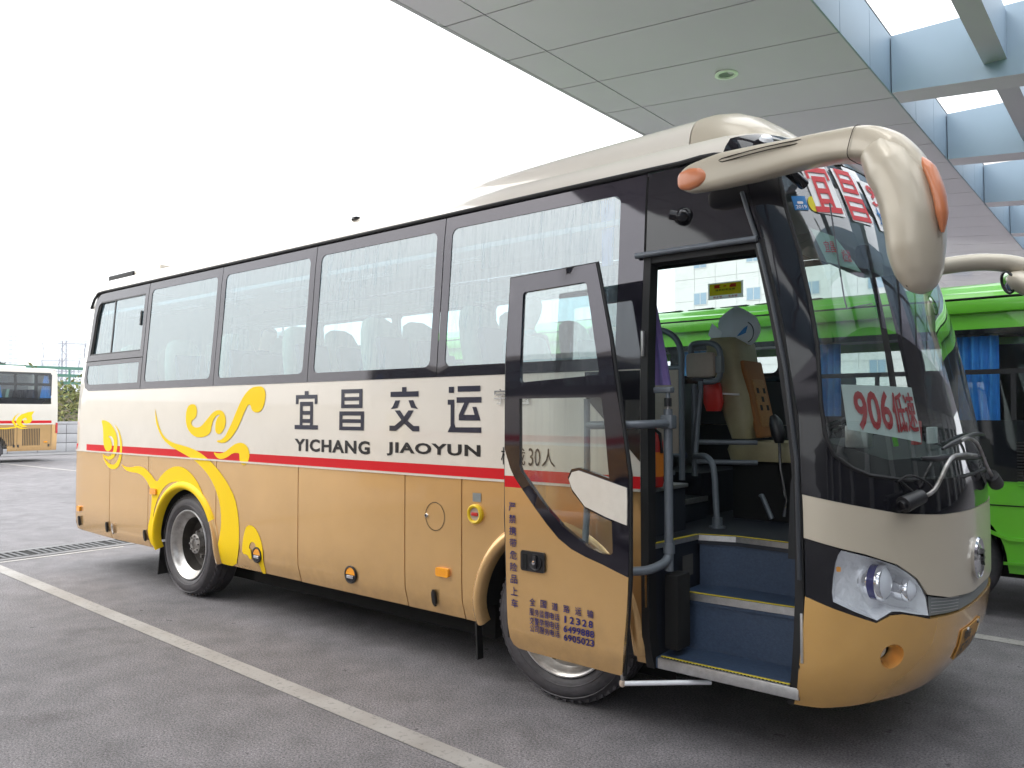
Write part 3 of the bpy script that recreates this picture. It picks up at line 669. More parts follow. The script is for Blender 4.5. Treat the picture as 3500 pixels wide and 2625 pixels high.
mb=MB(); patch(mb,[(-7.28,.44),(-5.27,.44)]+arch(CR,.595,math.pi,0)+[(-4.06,.44),(-.70,.44)]+arch(CF,.61,math.pi,0)+[(.54,.44),(.574,.44),(.574,1.40),(-7.28,1.40)],'seam',off=-.022,res=.3); mb.build('panel_backing',coach)
mb=MB(); patch(mb,B(-7.28,.572,1.386,1.400),'white_paint',off=.012,res=.5,th=.012); mb.build('side_moulding',coach)
# wheel arch lips
def lip(c,r,a0,a1,m,m2=None,asplit=0):
    mb=MB(); prof=[(-.012,-.05),(-.004,.012),(.012,.030),(.036,.030),(.060,.018),(.072,.0)]; n=44
    for lo,hi,mm in ([(a0,asplit,m),(asplit,a1,m2)] if m2 else [(a0,a1,m)]):
        rings=[]
        for k in range(n+1):
            a=lo+(hi-lo)*k/n; rings.append([S(c+(r+d)*math.cos(a),max(.40,.5+(r+d)*math.sin(a)),o) for d,o in prof])
        mb.loft(rings,mm,False,False)
    return mb.build('arch_lip',coach,ang=60)
lip(CR,.585,math.pi+.14,-.14,'yellow_decal','gold_paint',R(30)); lip(CF,.60,math.pi+.16,-.1,'gold_paint')
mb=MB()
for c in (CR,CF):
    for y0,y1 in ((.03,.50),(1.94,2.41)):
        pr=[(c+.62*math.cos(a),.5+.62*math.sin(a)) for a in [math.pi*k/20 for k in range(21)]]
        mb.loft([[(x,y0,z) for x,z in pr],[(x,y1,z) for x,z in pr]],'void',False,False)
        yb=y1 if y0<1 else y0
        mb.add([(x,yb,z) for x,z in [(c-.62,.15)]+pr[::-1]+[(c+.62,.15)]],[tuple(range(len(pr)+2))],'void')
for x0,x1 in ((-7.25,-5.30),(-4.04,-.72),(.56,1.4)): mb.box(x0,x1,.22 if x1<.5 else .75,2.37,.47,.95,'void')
mb.box(-7.0,.45,.6,1.85,.36,.80,'void'); mb.box(-3.95,-.85,.35,2.1,.20,.80,'void'); mb.box(.75,1.5,.5,1.9,.24,.6,'void'); mb.build('underbody',coach)  # deep belly box added to block light under the coach, for tank and axles
# wheels ------------------------------------------------------------------
def wheel(x,y,s,kind,steer=0):
    """s=-1: outer face towards -y"""
    e=empty('wheel',(x,y,.515),parent=coach); ax=Vector((0,s,0)); ax.rotate(Matrix.Rotation(steer,3,'Z')); c=Vector((x,y,.515))
    mb=MB(); tp=[(.345,-.02),(.36,.004),(.385,.016),(.42,.022),(.455,.014),(.483,-.008),(.497,-.030),(.500,-.034),(.512,-.040)]
    tr=[]; 
    for k,d in enumerate((-.040,-.085,-.088,-.098,-.101,-.145,-.148,-.158,-.161,-.205,-.25)): tr.append((.513-(.016 if k in (2,3,6,7) else 0),d))
    mb.lathe(tp+tr+[(.50,-.265),(.46,-.275),(.34,-.25)],c,ax,'tyre',88)
    for rr in (.398,.470): mb.lathe([(rr-.004,.0185),(rr,.0225),(rr+.004,.0185)],c,ax,'tyre',72)
    ex=ax.cross(Vector((0,0,1))); 
    for k in range(56):                                      # shoulder blocks of the tread
        a=2*math.pi*k/56; d=ex*math.cos(a)+Vector((0,0,1))*math.sin(a); t=ax.cross(d); p=c+d*.500-ax*.028
        mb.add([p+t*q*.011+d*b+ax*h for h in (.004,-.012) for q,b in ((-1,-.010),(1,-.010),(1,.012),(-1,.012))],[(0,1,2,3),(0,3,7,4),(3,2,6,7),(1,5,6,2)],'tyre')
    mb.build('tyre',e)
    mb=MB()
    if kind=='rear': rp=[(.345,-.012),(.352,.004),(.342,.010),(.330,.002),(.318,-.02),(.306,-.045),(.288,-.055),(.270,-.075)]
    else: rp=[(.345,-.012),(.352,.004),(.342,.010),(.330,.002),(.318,-.02),(.305,-.045),(.292,-.055),(.272,-.050),(.245,-.02),(.215,.018),(.19,.03),(.155,.032)]
    mb.lathe(rp,c,ax,'rim_silver',64);
    if kind=='rear': mb.lathe([(.2705,-.0745),(.262,-.12),(.250,-.175),(.215,-.190),(.15,-.192)],c,ax,'rim_dark',64)
    mb.lathe([(.352,.004),(.348,.0115),(.340,.0115)],c,ax,'alu',64)
    if kind!='rear':
        for k in range(10):
            a=2*math.pi*k/10; d=ex*math.cos(a)+Vector((0,0,1))*math.sin(a); mb.lathe([(.0,.0),(.027,.0)],c+d*.248-ax*.012,(ax+d*.55),'void',12)
    mb.build('rim',e); mb=MB(); d0=-.182 if kind=='rear' else .032
    mb.lathe([(.165,d0),(.160,d0+.012),(.115,d0+.014),(.108,d0+.05),(.098,d0+.115),(.090,d0+.118),(.055,d0+.118),(.050,d0+.105),(.0,d0+.105)],c,ax,'steel',36)
    for k in range(8):
        a=2*math.pi*k/8; d=ex*math.cos(a)+Vector((0,0,1))*math.sin(a); mb.lathe([(.0,d0+.05),(.016,d0+.05),(.018,d0+.01)],c+d*.138,ax,'steel',6)
        if kind=='rear': mb.lathe([(.0,d0+.135),(.009,d0+.135),(.011,d0+.112)],c+d*.076,ax,'steel',6)
    mb.build('hub',e); return e
wheel(-4.69,.065,-1,'rear'); wheel(-.05,.075,-1,'front',R(5)); wheel(-4.69,2.375,1,'rear'); wheel(-.05,2.375,1,'front',R(5))
for x,y0,y1,z0,z1,sh in ((-5.34,.10,.30,.12,.47,-.06),(-.78,.05,.11,.14,.42,.015)):
    mb=MB(); mb.add([(x+sh,y0,z0),(x+sh,y1,z0),(x,y1,z1),(x,y0,z1),(x+sh+.012,y0,z0),(x+sh+.012,y1,z0),(x+.012,y1,z1),(x+.012,y0,z1)],[(0,1,2,3),(7,6,5,4),(0,4,5,1),(1,5,6,2),(2,6,7,3),(3,7,4,0)],'rubber'); mb.build('mud_flap',coach)
# side windows ---------------------------------------------------------------
def window(fn,u0,u1,z0,z1,gl,lr=(.072,.072),mat_='frit',bt=(.075,.105)):
    mb=MB(); o=B(u0,u1,z0,z1); h=rrect(u0+lr[0],u1-lr[1],z0+bt[0],z1-bt[1],.055)
    patch(mb,o,mat_,[h],fn=fn,off=.004,res=.22,th=.006); f=mb.build('window',coach)
    mb=MB(); patch(mb,h,gl,fn=fn,off=-.001,res=.3); mb.build('pane',f); return f
XS=[-5.65,-4.155,-2.655,-1.113]
for fn,gl in ((S,'side_glass'),(SL,'far_glass')):
    for a,b in zip(XS,XS[1:]): window(fn,a+.004,b-.004,2.107,3.297,gl,bt=(.075,.105 if fn is S else .30))
    window(fn,-1.109,.572,2.107,3.297,gl,(.072,.175 if fn is S else .1),bt=(.075,.105 if fn is S else .14))
    # rear quarter window with a sliding sash above a fixed light
    mb=MB(); o=[(-5.658,2.107),(-5.658,3.297),(-7.0,3.297)]+WT+WB
    up=[(-5.73,2.53),(-5.73,3.17),(-6.92,3.17),(-7.01,3.12),(-7.045,3.0),(-7.075,2.53)]; lo=[(-5.73,2.18),(-5.73,2.405),(-7.085,2.405),(-7.085,2.28),(-7.04,2.20),(-6.96,2.18)]
    patch(mb,o,'frit',[up,lo],fn=fn,off=.004,res=.2,th=.006); mb.box(-7.1,-5.67,*( (.018,.026) if fn is S else (2.414,2.422)),2.455,2.462,'void'); f=mb.build('window',coach)
    mb=MB(); patch(mb,lo,gl,fn=fn,off=-.002,res=.3); mb.build('pane',f)
    mb=MB(); patch(mb,[(-6.42,2.53),(-6.42,3.165),(-6.92,3.165),(-7.01,3.12),(-7.045,3.0),(-7.075,2.53)],gl,fn=fn,off=-.022,res=.3); mb.build('pane',f)
    mb=MB(); patch(mb,B(-6.46,-5.735,2.535,3.165),gl,fn=fn,off=-.006,res=.3); mb.build('pane',f)
    mb=MB(); patch(mb,B(-6.475,-6.45,2.535,3.165),'dark_plastic',fn=fn,off=0,res=.4,th=.015); patch(mb,B(-7.05,-5.74,2.525,2.545),'dark_plastic',fn=fn,off=.003,res=.4,th=.02); patch(mb,B(-6.97,-5.74,3.155,3.17),'dark_plastic',fn=fn,off=.003,res=.4,th=.02)
    patch(mb,[(-7.078,2.53),(-7.02,2.53),(-6.99,3.0),(-6.94,3.10),(-6.92,3.17),(-7.01,3.12),(-7.045,3.0)],'void',fn=fn,off=-.004,res=.2); patch(mb,B(-5.80,-5.775,2.82,2.98),'dark_plastic',fn=fn,off=.008,res=.3,th=.012); mb.build('sash_frame',f)
# driver's window on the far side
window(SL,.66,1.44,1.77,3.08,'far_glass',(.05,.05),'black_gloss',(.05,.05)); mb=MB(); patch(mb,B(.605,1.42,3.085,3.30),'black_gloss',fn=SL,off=.003,res=.2); patch(mb,B(.58,.655,1.75,3.28),'black_gloss',fn=SL,off=.005,res=.2); mb.build('driver_window_trim',coach)
# black rain rail over the windows, curling down the rear corner
mb=MB(); pts=[(-7.30,3.12),(-7.20,3.22),(-7.08,3.285),(-6.9,3.292)]+[(-6.6+.3*k,3.292+.0006*k) for k in range(25)]+[(.9,3.306),(1.1,3.314),(1.22,3.312),(1.34,3.295)]
mb.tube([S(u,z,.012) for u,z in pts],.016,'rubber',8); mb.build('rain_rail',coach)
# roof fairing and air conditioning ------------------------------------------
def pod(name,secs,m,n=18):
    mb=MB(); rings=[]
    for x,zt,hw,zb in secs: rings.append([(x,YC-hw*math.copysign(abs(math.cos(t))**.55,math.cos(t)),zb+(zt-zb)*max(0.,math.sin(t))**.62) for t in [math.pi*k/n for k in range(n+1)]])
    mb.loft(rings,m,False,False); mb.add(rings[0],[tuple(range(n+1))],m); mb.add(rings[-1],[tuple(range(n+1))],m); return mb.build(name,coach,ang=55)
pod('roof_fairing',[(.71,3.79,.83,3.42),(.80,3.795,.83,3.41),(.92,3.775,.83,3.38),(1.04,3.72,.825,3.35),(1.15,3.64,.81,3.31),(1.26,3.545,.78,3.27),(1.36,3.45,.74,3.22),(1.44,3.36,.70,3.18)],'champagne_paint',26)
pod('roof_fairing',[(-1.22,3.73,.83,3.42),(-1.2,3.735,.83,3.42),(.70,3.785,.83,3.42)],'white_paint')
pod('roof_fairing',[(-5.2,3.56,.7,3.44),(-5.0,3.64,.80,3.44),(-1.23,3.71,.82,3.42)],'white_paint')
mb=MB(); mb.box(-7.22,-5.9,.325,2.12,3.44,3.555,'white_paint',.02); mb.build('roof_unit',coach)
mb=MB(); mb.box(-7.16,-6.52,.300,.323,3.475,3.545,'dark_plastic',.004)
for k in range(3): mb.box(-7.15,-6.53,.296,.30,3.488+k*.018,3.494+k*.018,'rubber')
mb.build('roof_grille',coach)
mb=MB(); mb.lathe([(.05,0),(.045,.02),(.02,.03),(0,.032)],(-2.58,.46,3.57),(0,0,1),'dark_plastic',16); mb.build('roof_vent',coach)
# front mask, windscreen ------------------------------------------------------
WS=[(2.67,1.497),(2.065,1.505),(1.85,1.535),(1.77,1.57),(1.69,1.635),(1.657,1.73),(1.655,1.9),(1.68,2.2),(1.675,2.45),(1.665,2.7),(1.65,2.93),(1.66,3.1),(1.69,3.19),(1.75,3.23),(2.2,3.25)]
MK=[(2.72,1.313),(2.3,1.322),(2.0,1.343),(1.74,1.39),(1.515,1.434),(1.535,1.83),(1.515,2.31),(1.47,2.785),(1.44,2.95),(1.425,3.15),(1.40,3.30),(1.30,3.312),(1.36,3.36),(1.45,3.41),(1.7,3.425)]
far=[(1.7,3.425),(1.45,3.41),(1.5,2.8),(1.515,2.31),(1.535,1.83),(1.515,1.434),(1.74,1.39),(2.0,1.343),(2.3,1.322),(2.72,1.313)]
mb=MB(); patch(mb,MK+[(2*UC-u,z) for u,z in far],'black_gloss',[mir(WS)],off=.004,res=.09,th=.01); mk=mb.build('front_mask',coach,ang=60)
mb=MB(); patch(mb,[(.577,2.785),(1.466,2.785),(1.437,2.95),(1.421,3.15),(1.396,3.30),(1.30,3.310),(1.15,3.302),(.577,3.284)],'header_gloss',off=.004,res=.12,th=.01); mb.build('door_header',coach,ang=60)
mb=MB(); patch(mb,mir(WS),'windscreen_glass',off=0,res=.1); ws=mb.build('windscreen',coach,ang=70)
mb=MB(); q=[S(u,z,.008) for u,z in mir(WS)]; q.append(q[0]); mb.tube(q,.011,'rubber',6); mb.build('gasket',ws)
# stickers on the windscreen
mb=MB(); patch(mb,[(1.826,3.2),(2.026,3.215),(2.035,2.90),(1.845,2.915)],'paper',off=.006,res=.1); 
blockglyph(mb,'yi',(1.836,2.918,2.022,3.212),'paper_red',off=.009,res=.06); mb.build('route_character',ws)
mb=MB(); patch(mb,[(2.075,3.20),(2.27,3.21),(2.265,2.875),(2.085,2.885)],'paper',off=.006,res=.1); blockglyph(mb,'chang',(2.085,2.89,2.262,3.20),'paper_red',off=.009,res=.06); mb.build('route_character',ws)
mb=MB(); patch(mb,[(2.34,3.17),(2.72,3.18),(2.72,2.86),(2.34,2.86)],'paper',off=.006,res=.1); text(mb,'906',(2.38,3.06,2.68,3.15),'paper_red',off=.01,bold=.03); patch(mb,[(2.37,3.03),(2.42,3.05),(2.42,3.036),(2.69,3.036),(2.69,3.024),(2.42,3.024),(2.42,3.01)],'paper_red',off=.01,res=.06); text(mb,'城际',(2.37,2.88,2.68,3.0),'sticker_blue',off=.01,bold=.02); mb.build('route_sheet',ws)
mb=MB(); patch(mb,B(1.702,1.79,2.93,3.01),'sticker_blue',off=.005,res=.06); text(mb,'2019',(1.712,2.937,1.78,2.957),'paper',off=.008,bold=.01); patch(mb,rrect(1.727,1.765,2.963,2.978,.007),'paper',off=.008,res=.05); mb.build('inspection_sticker',ws)
mb=MB(); patch(mb,[(1.832+.033*math.cos(a*.314),2.965+.045*math.sin(a*.314)) for a in range(20)],'sticker_yellow',off=.005,res=.06); mb.build('round_sticker',ws)
mb=MB(); patch(mb,[(1.78,2.84),(1.93,2.795),(2.06,2.60),(1.83,2.65)],'paper_dim',off=-.02,res=.08); text(mb,'宜昌',(1.835,2.70,1.905,2.765),'paper_red',off=-.014,bold=.02); text(mb,'松滋',(1.94,2.65,2.0,2.72),'paper_red',off=-.014,bold=.02); mb.build('route_card',ws)
mb=MB(); patch(mb,[(1.78,1.995),(2.255,1.985),(2.25,1.695),(1.776,1.765)],'paper',off=-.018,res=.08,th=.002)
text(mb,'906',(1.83,1.76,2.05,1.965),'paper_red',off=-.014,bold=.025); text(mb,'低速',(2.06,1.75,2.235,1.955),'paper_red',off=-.014,bold=.02); mb.build('line_number_sheet',ws)
# lower front
mb=MB(); patch(mb,mir([(UC,.37),(2.0,.38),(1.53,.36),(1.53,1.42),(2.0,1.335),(UC,1.30)][::-1])if 0 else [(1.53,.37),(2*UC-1.53,.37),(2*UC-1.53,1.40),(2*UC-2.0,1.335),(2.0,1.335),(1.53,1.42)],'void',off=-.13,res=.12); mb.build('front_backing',coach)
FP=[(UC,.865),(2.72,.862),(2.36,.888),(2.165,.925),(2.095,1.012),(1.97,1.09),(1.80,1.145),(1.69,1.17),(1.517,1.214),(1.517,1.432),(1.74,1.388),(2.0,1.341),(2.3,1.320),(2.72,1.311),(UC,1.308)]
mb=MB(); patch(mb,FP+[(2*UC-u,z) for u,z in FP[-2:0:-1]],'champagne_paint',off=.008,res=.07,th=.02); mb.build('front_panel',coach,ang=60)
BP=[(UC,.785),(2.52,.788),(2.18,.80),(2.08,.825),(2.0,.84),(1.93,.838),(1.857,.803),(1.654,.868),(1.519,.918),(1.50,.60),(1.495,.345),(1.65,.345),(1.82,.362),(2.0,.385),(2.4,.40),(UC,.40)]
FG=[(1.958+.068*math.cos(a),.632+.062*math.sin(a)) for a in [2*math.pi*k/20 for k in range(20)]]
mb=MB(); patch(mb,BP+[(2*UC-u,z) for u,z in BP[-2:0:-1]],'gold_bumper',[FG,[(2*UC-u,z) for u,z in FG]],off=.008,res=.07,th=.03)
lipu=[S(u,z,.008) for u,z in BP[10:]]+[S(2*UC-u,z,.008) for u,z in BP[-2:9:-1]]
mb.loft([lipu,[(YC*.0+p[0]-.10-.15*max(0,(p[0]-1.5)),YC+(p[1]-YC)*.9,p[2]-.012) for p in lipu],[(min(p[0]-.3,1.4),YC+(p[1]-YC)*.75,p[2]+.06) for p in lipu]],'gold_bumper',False,False)
bp=mb.build('bumper',coach,ang=60)
for fn_s in (1,-1):
    f=(lambda u,z,o=0.:S(u,z,o)) if fn_s==1 else (lambda u,z,o=0.:S(2*UC-u,z,o))
    mb=MB(); rings=[[f(1.958+.068*k*math.cos(a),.632+.062*k*math.sin(a),d) for a in [2*math.pi*q/20 for q in range(20)]] for k,d in ((1,.008),(.9,-.03),(.72,-.075))]; mb.loft(rings,'gold_bumper',False)
    mb.add([f(1.935+.050*math.cos(a),.628+.046*math.sin(a),-.07) for a in [2*math.pi*q/20 for q in range(20)]],[tuple(range(20))],'clear_lens'); mb.build('fog_lamp',bp)
GS=[(2.185,.912),(2.36,.880),(2.72,.856),(UC,.857),(UC,.792),(2.52,.795),(2.195,.812)]
mb=MB(); patch(mb,[(2.185,.912),(2.36,.880),(2.72,.856),(UC,.857),(2*UC-2.72,.856),(2*UC-2.36,.880),(2*UC-2.185,.912),(2*UC-2.195,.812),(2*UC-2.52,.795),(UC,.792),(2.52,.795),(2.195,.812)],'interior_grey',off=-.004,res=.08)
for k in range(5): patch(mb,[(2.205,.828+k*.017),(2.5,.806+k*.0155),(2.5,.809+k*.0155),(2.205,.831+k*.017)],'alu',off=0,res=.1)
mb.build('grille_strip',coach,ang=60)
HL=[(1.691,1.16),(1.799,1.135),(1.88,1.112),(1.966,1.082),(2.03,1.047),(2.089,1.005),(2.13,.955),(2.159,.909),(2.186,.815),(2.09,.832),(1.987,.854),(1.94,.856),(1.905,.838),(1.862,.815),(1.748,.859),(1.65,.903),(1.645,.95),(1.651,1.02),(1.662,1.092),(1.675,1.135)]
cx=sum(p[0] for p in HL)/len(HL); cz_=sum(p[1] for p in HL)/len(HL)
mat('reflector',(.95,.96,.97),.25,.35,bump=.5,bscale=30)
mat('lens_ring_blue',(.02,.02,.14),.15)
for s in (1,-1):
    f=(lambda u,z,o=0.:S(u,z,o)) if s==1 else (lambda u,z,o=0.:S(2*UC-u,z,o))
    mb=MB()
    if s==1: patch(mb,[(1.52,1.208),(1.69,1.164),(1.80,1.139),(1.97,1.086),(2.095,1.008),(2.162,.92),(2.195,.80),(2.0,.835),(1.93,.832),(1.857,.797),(1.654,.862),(1.52,.912)],'black_gloss',[HL],off=.002,res=.08,th=.02)
    else: patch(mb,[(1.53,1.208),(1.69,1.164),(1.80,1.139),(1.97,1.086),(2.095,1.008),(2.162,.92),(2.195,.80),(2.0,.835),(1.93,.832),(1.857,.797),(1.654,.862),(1.53,.912)],'black_gloss',[HL],fn=f,off=.002,res=.08,th=.02)
    hs=mb.build('headlight',coach,ang=60)
    mb=MB(); sc=lambda k,d:[f(cx+(u-cx)*k,cz_+(z-cz_)*k,d) for u,z in HL]
    mb.loft([sc(1,.0),sc(.97,-.05),sc(.90,-.10)],'reflector',False); 
    patch(mb,[(cx+(u-cx)*.91,cz_+(z-cz_)*.91) for u,z in HL],'reflector',fn=f,off=-.10,res=.04); mb.build('reflector',hs,ang=20)
    mb=MB()
    for u,z,r,l in ((1.862,.985,.092,.14),(2.03,.945,.062,.13)):
        c=Vector(f(u,z,-.105)); ax=Vector((1,-.10*s if s==1 else .10,.02)).normalized(); c=c+Vector((-.02,0.02*s,0))
        mb.lathe([(r*.55,-.08),(r*.62,0),(r*.86,.02),(r*.9,.045),(r*.9,.052)],c,ax,'chrome',28); mb.lathe([(r*.905,.0475),(r*.96,.05),(r*.96,.085),(r*.90,.088)],c,ax,'lens_ring_blue' if r>.08 else 'chrome',28)
        mb.lathe([(r,.088),(r*1.03,.10),(r*.97,.112),(r*.86,.114)],c,ax,'chrome',28); mb.lathe([(r*.86,.112),(r*.6,.128),(r*.3,.137),(0,.14)],c,ax,'clear_lens',28)
    mb.build('projector',hs)
    mb=MB(); patch(mb,rrect(1.668,1.69,1.05,1.075,.006),'orange_lens',fn=f,off=-.012,res=.05,th=.01); mb.build('indicator',hs)
    mb=MB(); patch(mb,HL,'lamp_glass',fn=f,off=.010,res=.05); mb.build('lens',hs,ang=70)
# badge and number plate
bc=Vector(S(2.80,1.04,.006)); nn=(Vector(S(2.80,1.04,.1))-bc).normalized(); ev=Vector((0,0,1)); eu=ev.cross(nn).normalized()
mb=MB(); mb.lathe([(.112,0),(.116,.018),(.108,.028),(.100,.020),(.085,.018)],bc,nn,'chrome',36); mb.lathe([(.085,.018),(.05,.03),(0,.036)],bc,nn,'chrome',30)
bf=plane_fn(bc+nn*.04,eu,ev,nn)
for q in (.02,-.03): mb.prism([(a_*.7,b_*.7) for a_,b_ in ((-.045,.02+q),(-.005,.055+q),(.05,.03+q),(.012,.02+q),(.03,-.03+q),(-.012,.005+q))],bf,-.012,.006,'black_decal')
mb.build('front_badge',coach)
mb=MB(); patch(mb,rrect(2.56,2.98,.515,.68,.015),'plate_yellow',off=.016,res=.035,th=.006); text(mb,'鄂E',(2.60,.615,2.74,.668),'black_decal',off=.019,bold=.01); text(mb,'57120',(2.59,.528,2.95,.602),'black_decal',off=.019,bold=.015)
for a in (2.66,2.90): c=Vector(S(a,.668,.014)); mb.lathe([(0,.012),(.012,.009),(.014,0)],c,Vector(S(a,.668,.1))-c,'steel',10)
mb.build('number_plate',coach)
# wipers
def wiper(base,pts,bl):
    mb=MB(); P=[Vector(S(u,z,o)) for u,z,o in pts]; mb.tube(P,.011,'steel',8,sub=5)
    b=P[0]; a=P[1]-P[0]; mb.tube([b-a.normalized()*.10,b+a.normalized()*.04],[.042,.036],'wiper_black',12); mb.lathe([(.024,-.03),(.026,.015),(.02,.02)],b-a.normalized()*.09,a,'dark_plastic',12); w_=mb.build('wiper',coach)
    mb=MB(); q=[Vector(S(u,z,o)) for u,z,o in bl]; mb.tube(q,[.008,.015,.016,.012,.008],'wiper_black',8,sub=4); mb.build('blade',w_)
wiper(0,[(2.06,1.415,.05),(2.19,1.45,.05),(2.40,1.60,.045),(2.62,1.615,.04),(2.9,1.60,.035)],[(2.16,1.613,.03),(2.30,1.608,.028),(2.55,1.605,.028),(2.9,1.59,.028),(3.25,1.57,.028)])
wiper(0,[(3.25,1.45,.05),(3.1,1.52,.05),(2.95,1.66,.045),(2.75,1.70,.04),(2.6,1.69,.035)],[(2.36,1.655,.03),(2.5,1.68,.028),(2.8,1.71,.028),(3.1,1.72,.028),(3.4,1.71,.028)])
mb=MB(); mb.tube([S(2.0,1.50,.012),S(2.06,1.53,.03),S(2.16,1.49,.04),S(2.2,1.44,.04)],.006,'rubber',6,sub=4); mb.tube([S(2.02,1.50,.012),S(2.08,1.43,.04)],.006,'rubber',6); mb.build('washer_hose',coach)
mb=MB(); mb.lathe([(.0,.02),(.03,.018),(.04,.0)],S(1.72,3.365,.006),(Vector(S(1.72,3.365,.1))-Vector(S(1.72,3.365,0))),'clear_lens',18); mb.build('clearance_lamp',coach)
# mirrors ------------------------------------------------------------------
def mirror(f,outer):
    mb=MB()
    def ell(c,e1,e2,a,b,n=20,pw=.8): return [Vector(c)+e1*(a*math.copysign(abs(math.cos(t))**pw,math.cos(t)))+e2*(b*math.copysign(abs(math.sin(t))**pw,math.sin(t))) for t in [2*math.pi*k/n for k in range(n)]]
    def sweep(pts,m,pw=.8,sub=6):
        P=[Vector((p[0],p[1],p[2])) for p in pts]; A,ra=resample(P,[p[3] for p in pts],sub); _,rb=resample(P,[p[4] for p in pts],sub); rings=[]
        for i in range(len(A)):
            t=(A[min(i+1,len(A)-1)]-A[max(i-1,0)]).normalized(); e2=Vector((0,1,0)); e2=(e2-t*e2.dot(t)).normalized(); e1=e2.cross(t)
            rings.append([f(p) for p in ell(A[i],e1,e2,ra[i],rb[i],pw=pw)])
        mb.loft(rings,m)
    # x, y, z, half height, half width
    sweep([(.900,-.10,3.130,.015,.01),(.912,-.10,3.132,.050,.028),(.97,-.10,3.138,.078,.042),(1.14,-.09,3.152,.094,.055),(1.34,-.07,3.160,.090,.065),(1.56,-.08,3.160,.078,.072),(1.76,-.12,3.142,.074,.085),(1.92,-.17,3.100,.080,.105),(2.04,-.21,3.022,.078,.118),(2.125,-.245,2.915,.058,.095),(2.172,-.255,2.79,.042,.07),(2.20,-.26,2.66,.030,.05),(2.215,-.26,2.57,.010,.02)],'champagne_paint',.5,8)
    ar=mb.build('mirror_arm',coach,ang=45)
    mb=MB(); c=Vector((1.87,-.155,3.115)); t=Vector((.93,-.25,-.27)).normalized(); e2=(Vector((0,1,0))-t*t.y).normalized(); e1=e2.cross(t); q=[f(p) for p in ell(c,e1,e2,.083,.104,pw=.5)]; q.append(q[0]); mb.tube(q,.002,'seam',5,False); mb.build('arm_joint',ar)
    mb=MB()
    sweep([(1.945,-.20,3.095,.03,.05),(1.965,-.20,3.06,.092,.112),(2.025,-.21,2.96,.122,.158),(2.078,-.22,2.85,.126,.172),(2.108,-.23,2.71,.124,.174),(2.115,-.235,2.57,.113,.162),(2.125,-.235,2.47,.094,.132),(2.132,-.235,2.405,.060,.085),(2.135,-.235,2.375,.012,.02)],'champagne_paint',.85); mb.build('mirror_housing',ar,ang=50)
    mb=MB(); 
    rim=[(1.865,2.90),(1.88,2.93),(1.92,2.955),(1.93,2.85),(1.945,2.65),(1.965,2.5),(1.99,2.42),(1.975,2.40),(1.945,2.46),(1.92,2.6),(1.895,2.78)]
    mb.prism(rim,lambda a,b,d:f(Vector((a+.115,-.22+d,b))),-.09,.09,'dark_plastic'); mb.build('mirror_glass',ar)
    mb=MB(); 
    sweep([(.898,-.112,3.132,.022,.015),(.915,-.117,3.132,.048,.030),(.97,-.122,3.130,.062,.038),(1.03,-.124,3.128,.050,.040),(1.07,-.118,3.12,.014,.02)],'coral_lens',.6,4); mb.build('marker_lens',ar)
    mb=MB(); sweep([(2.15,-.29,2.96,.012,.02),(2.19,-.305,2.90,.026,.045),(2.222,-.315,2.80,.026,.052),(2.235,-.315,2.70,.024,.048),(2.235,-.31,2.62,.006,.012)],'coral_lens',.8,4); mb.build('indicator_lens',ar)
    mb=MB(); mb.tube([f(Vector(p)) for p in ((1.46,-.05,3.12),(1.50,.12,3.06))],.03,'black_gloss',10); mb.build('mirror_bracket',ar)
    mb=MB(); q=[(1.16,3.185),(1.40,3.195),(1.60,3.193),(1.625,3.20),(1.60,3.209),(1.40,3.213),(1.16,3.203),(1.16,3.185)]; mb.tube([f(Vector((x,-.142-.02*(x-1.16),z))) for x,z in q],.0035,'seam',5,sub=3); mb.build('arm_recess',ar)
    return ar
mirror(lambda p:tuple(p),True)
def mirror_far():
    f=lambda p:tuple(p); mb=MB(); 
    P=[(1.52,2.42,2.90),(1.75,2.48,2.94),(1.98,2.54,2.945),(2.18,2.60,2.90),(2.33,2.64,2.80),(2.40,2.66,2.66),(2.42,2.66,2.50),(2.41,2.65,2.36)]
    mb.tube(P,[.055,.062,.062,.065,.075,.085,.08,.02],'champagne_paint',14,sub=5); ar=mb.build('mirror_arm',coach)
    mb=MB(); rings=[]
    for x,z,a,b in ((2.12,2.80,.03,.05),(2.14,2.79,.07,.09),(2.20,2.77,.09,.12),(2.28,2.72,.095,.13),(2.35,2.66,.07,.10)):
        rings.append([(x+.02*math.cos(t),2.56+b*math.cos(t),z+a*math.sin(t)) for t in [2*math.pi*k/18 for k in range(18)]])
    mb.loft(rings,'champagne_paint'); mb.build('mirror_housing',ar)
    mb=MB(); c=Vector((2.115,2.545,2.785)); n_=Vector((-.80,-.55,-.25)).normalized(); mb.lathe([(.085,.0),(.088,.012),(.075,.016),(.07,.006)],c,n_,'dark_plastic',24); mb.lathe([(.075,.006),(.04,.012),(0,.014)],c,n_,'chrome',20); mb.build('mirror_glass',ar)
mirror_far()
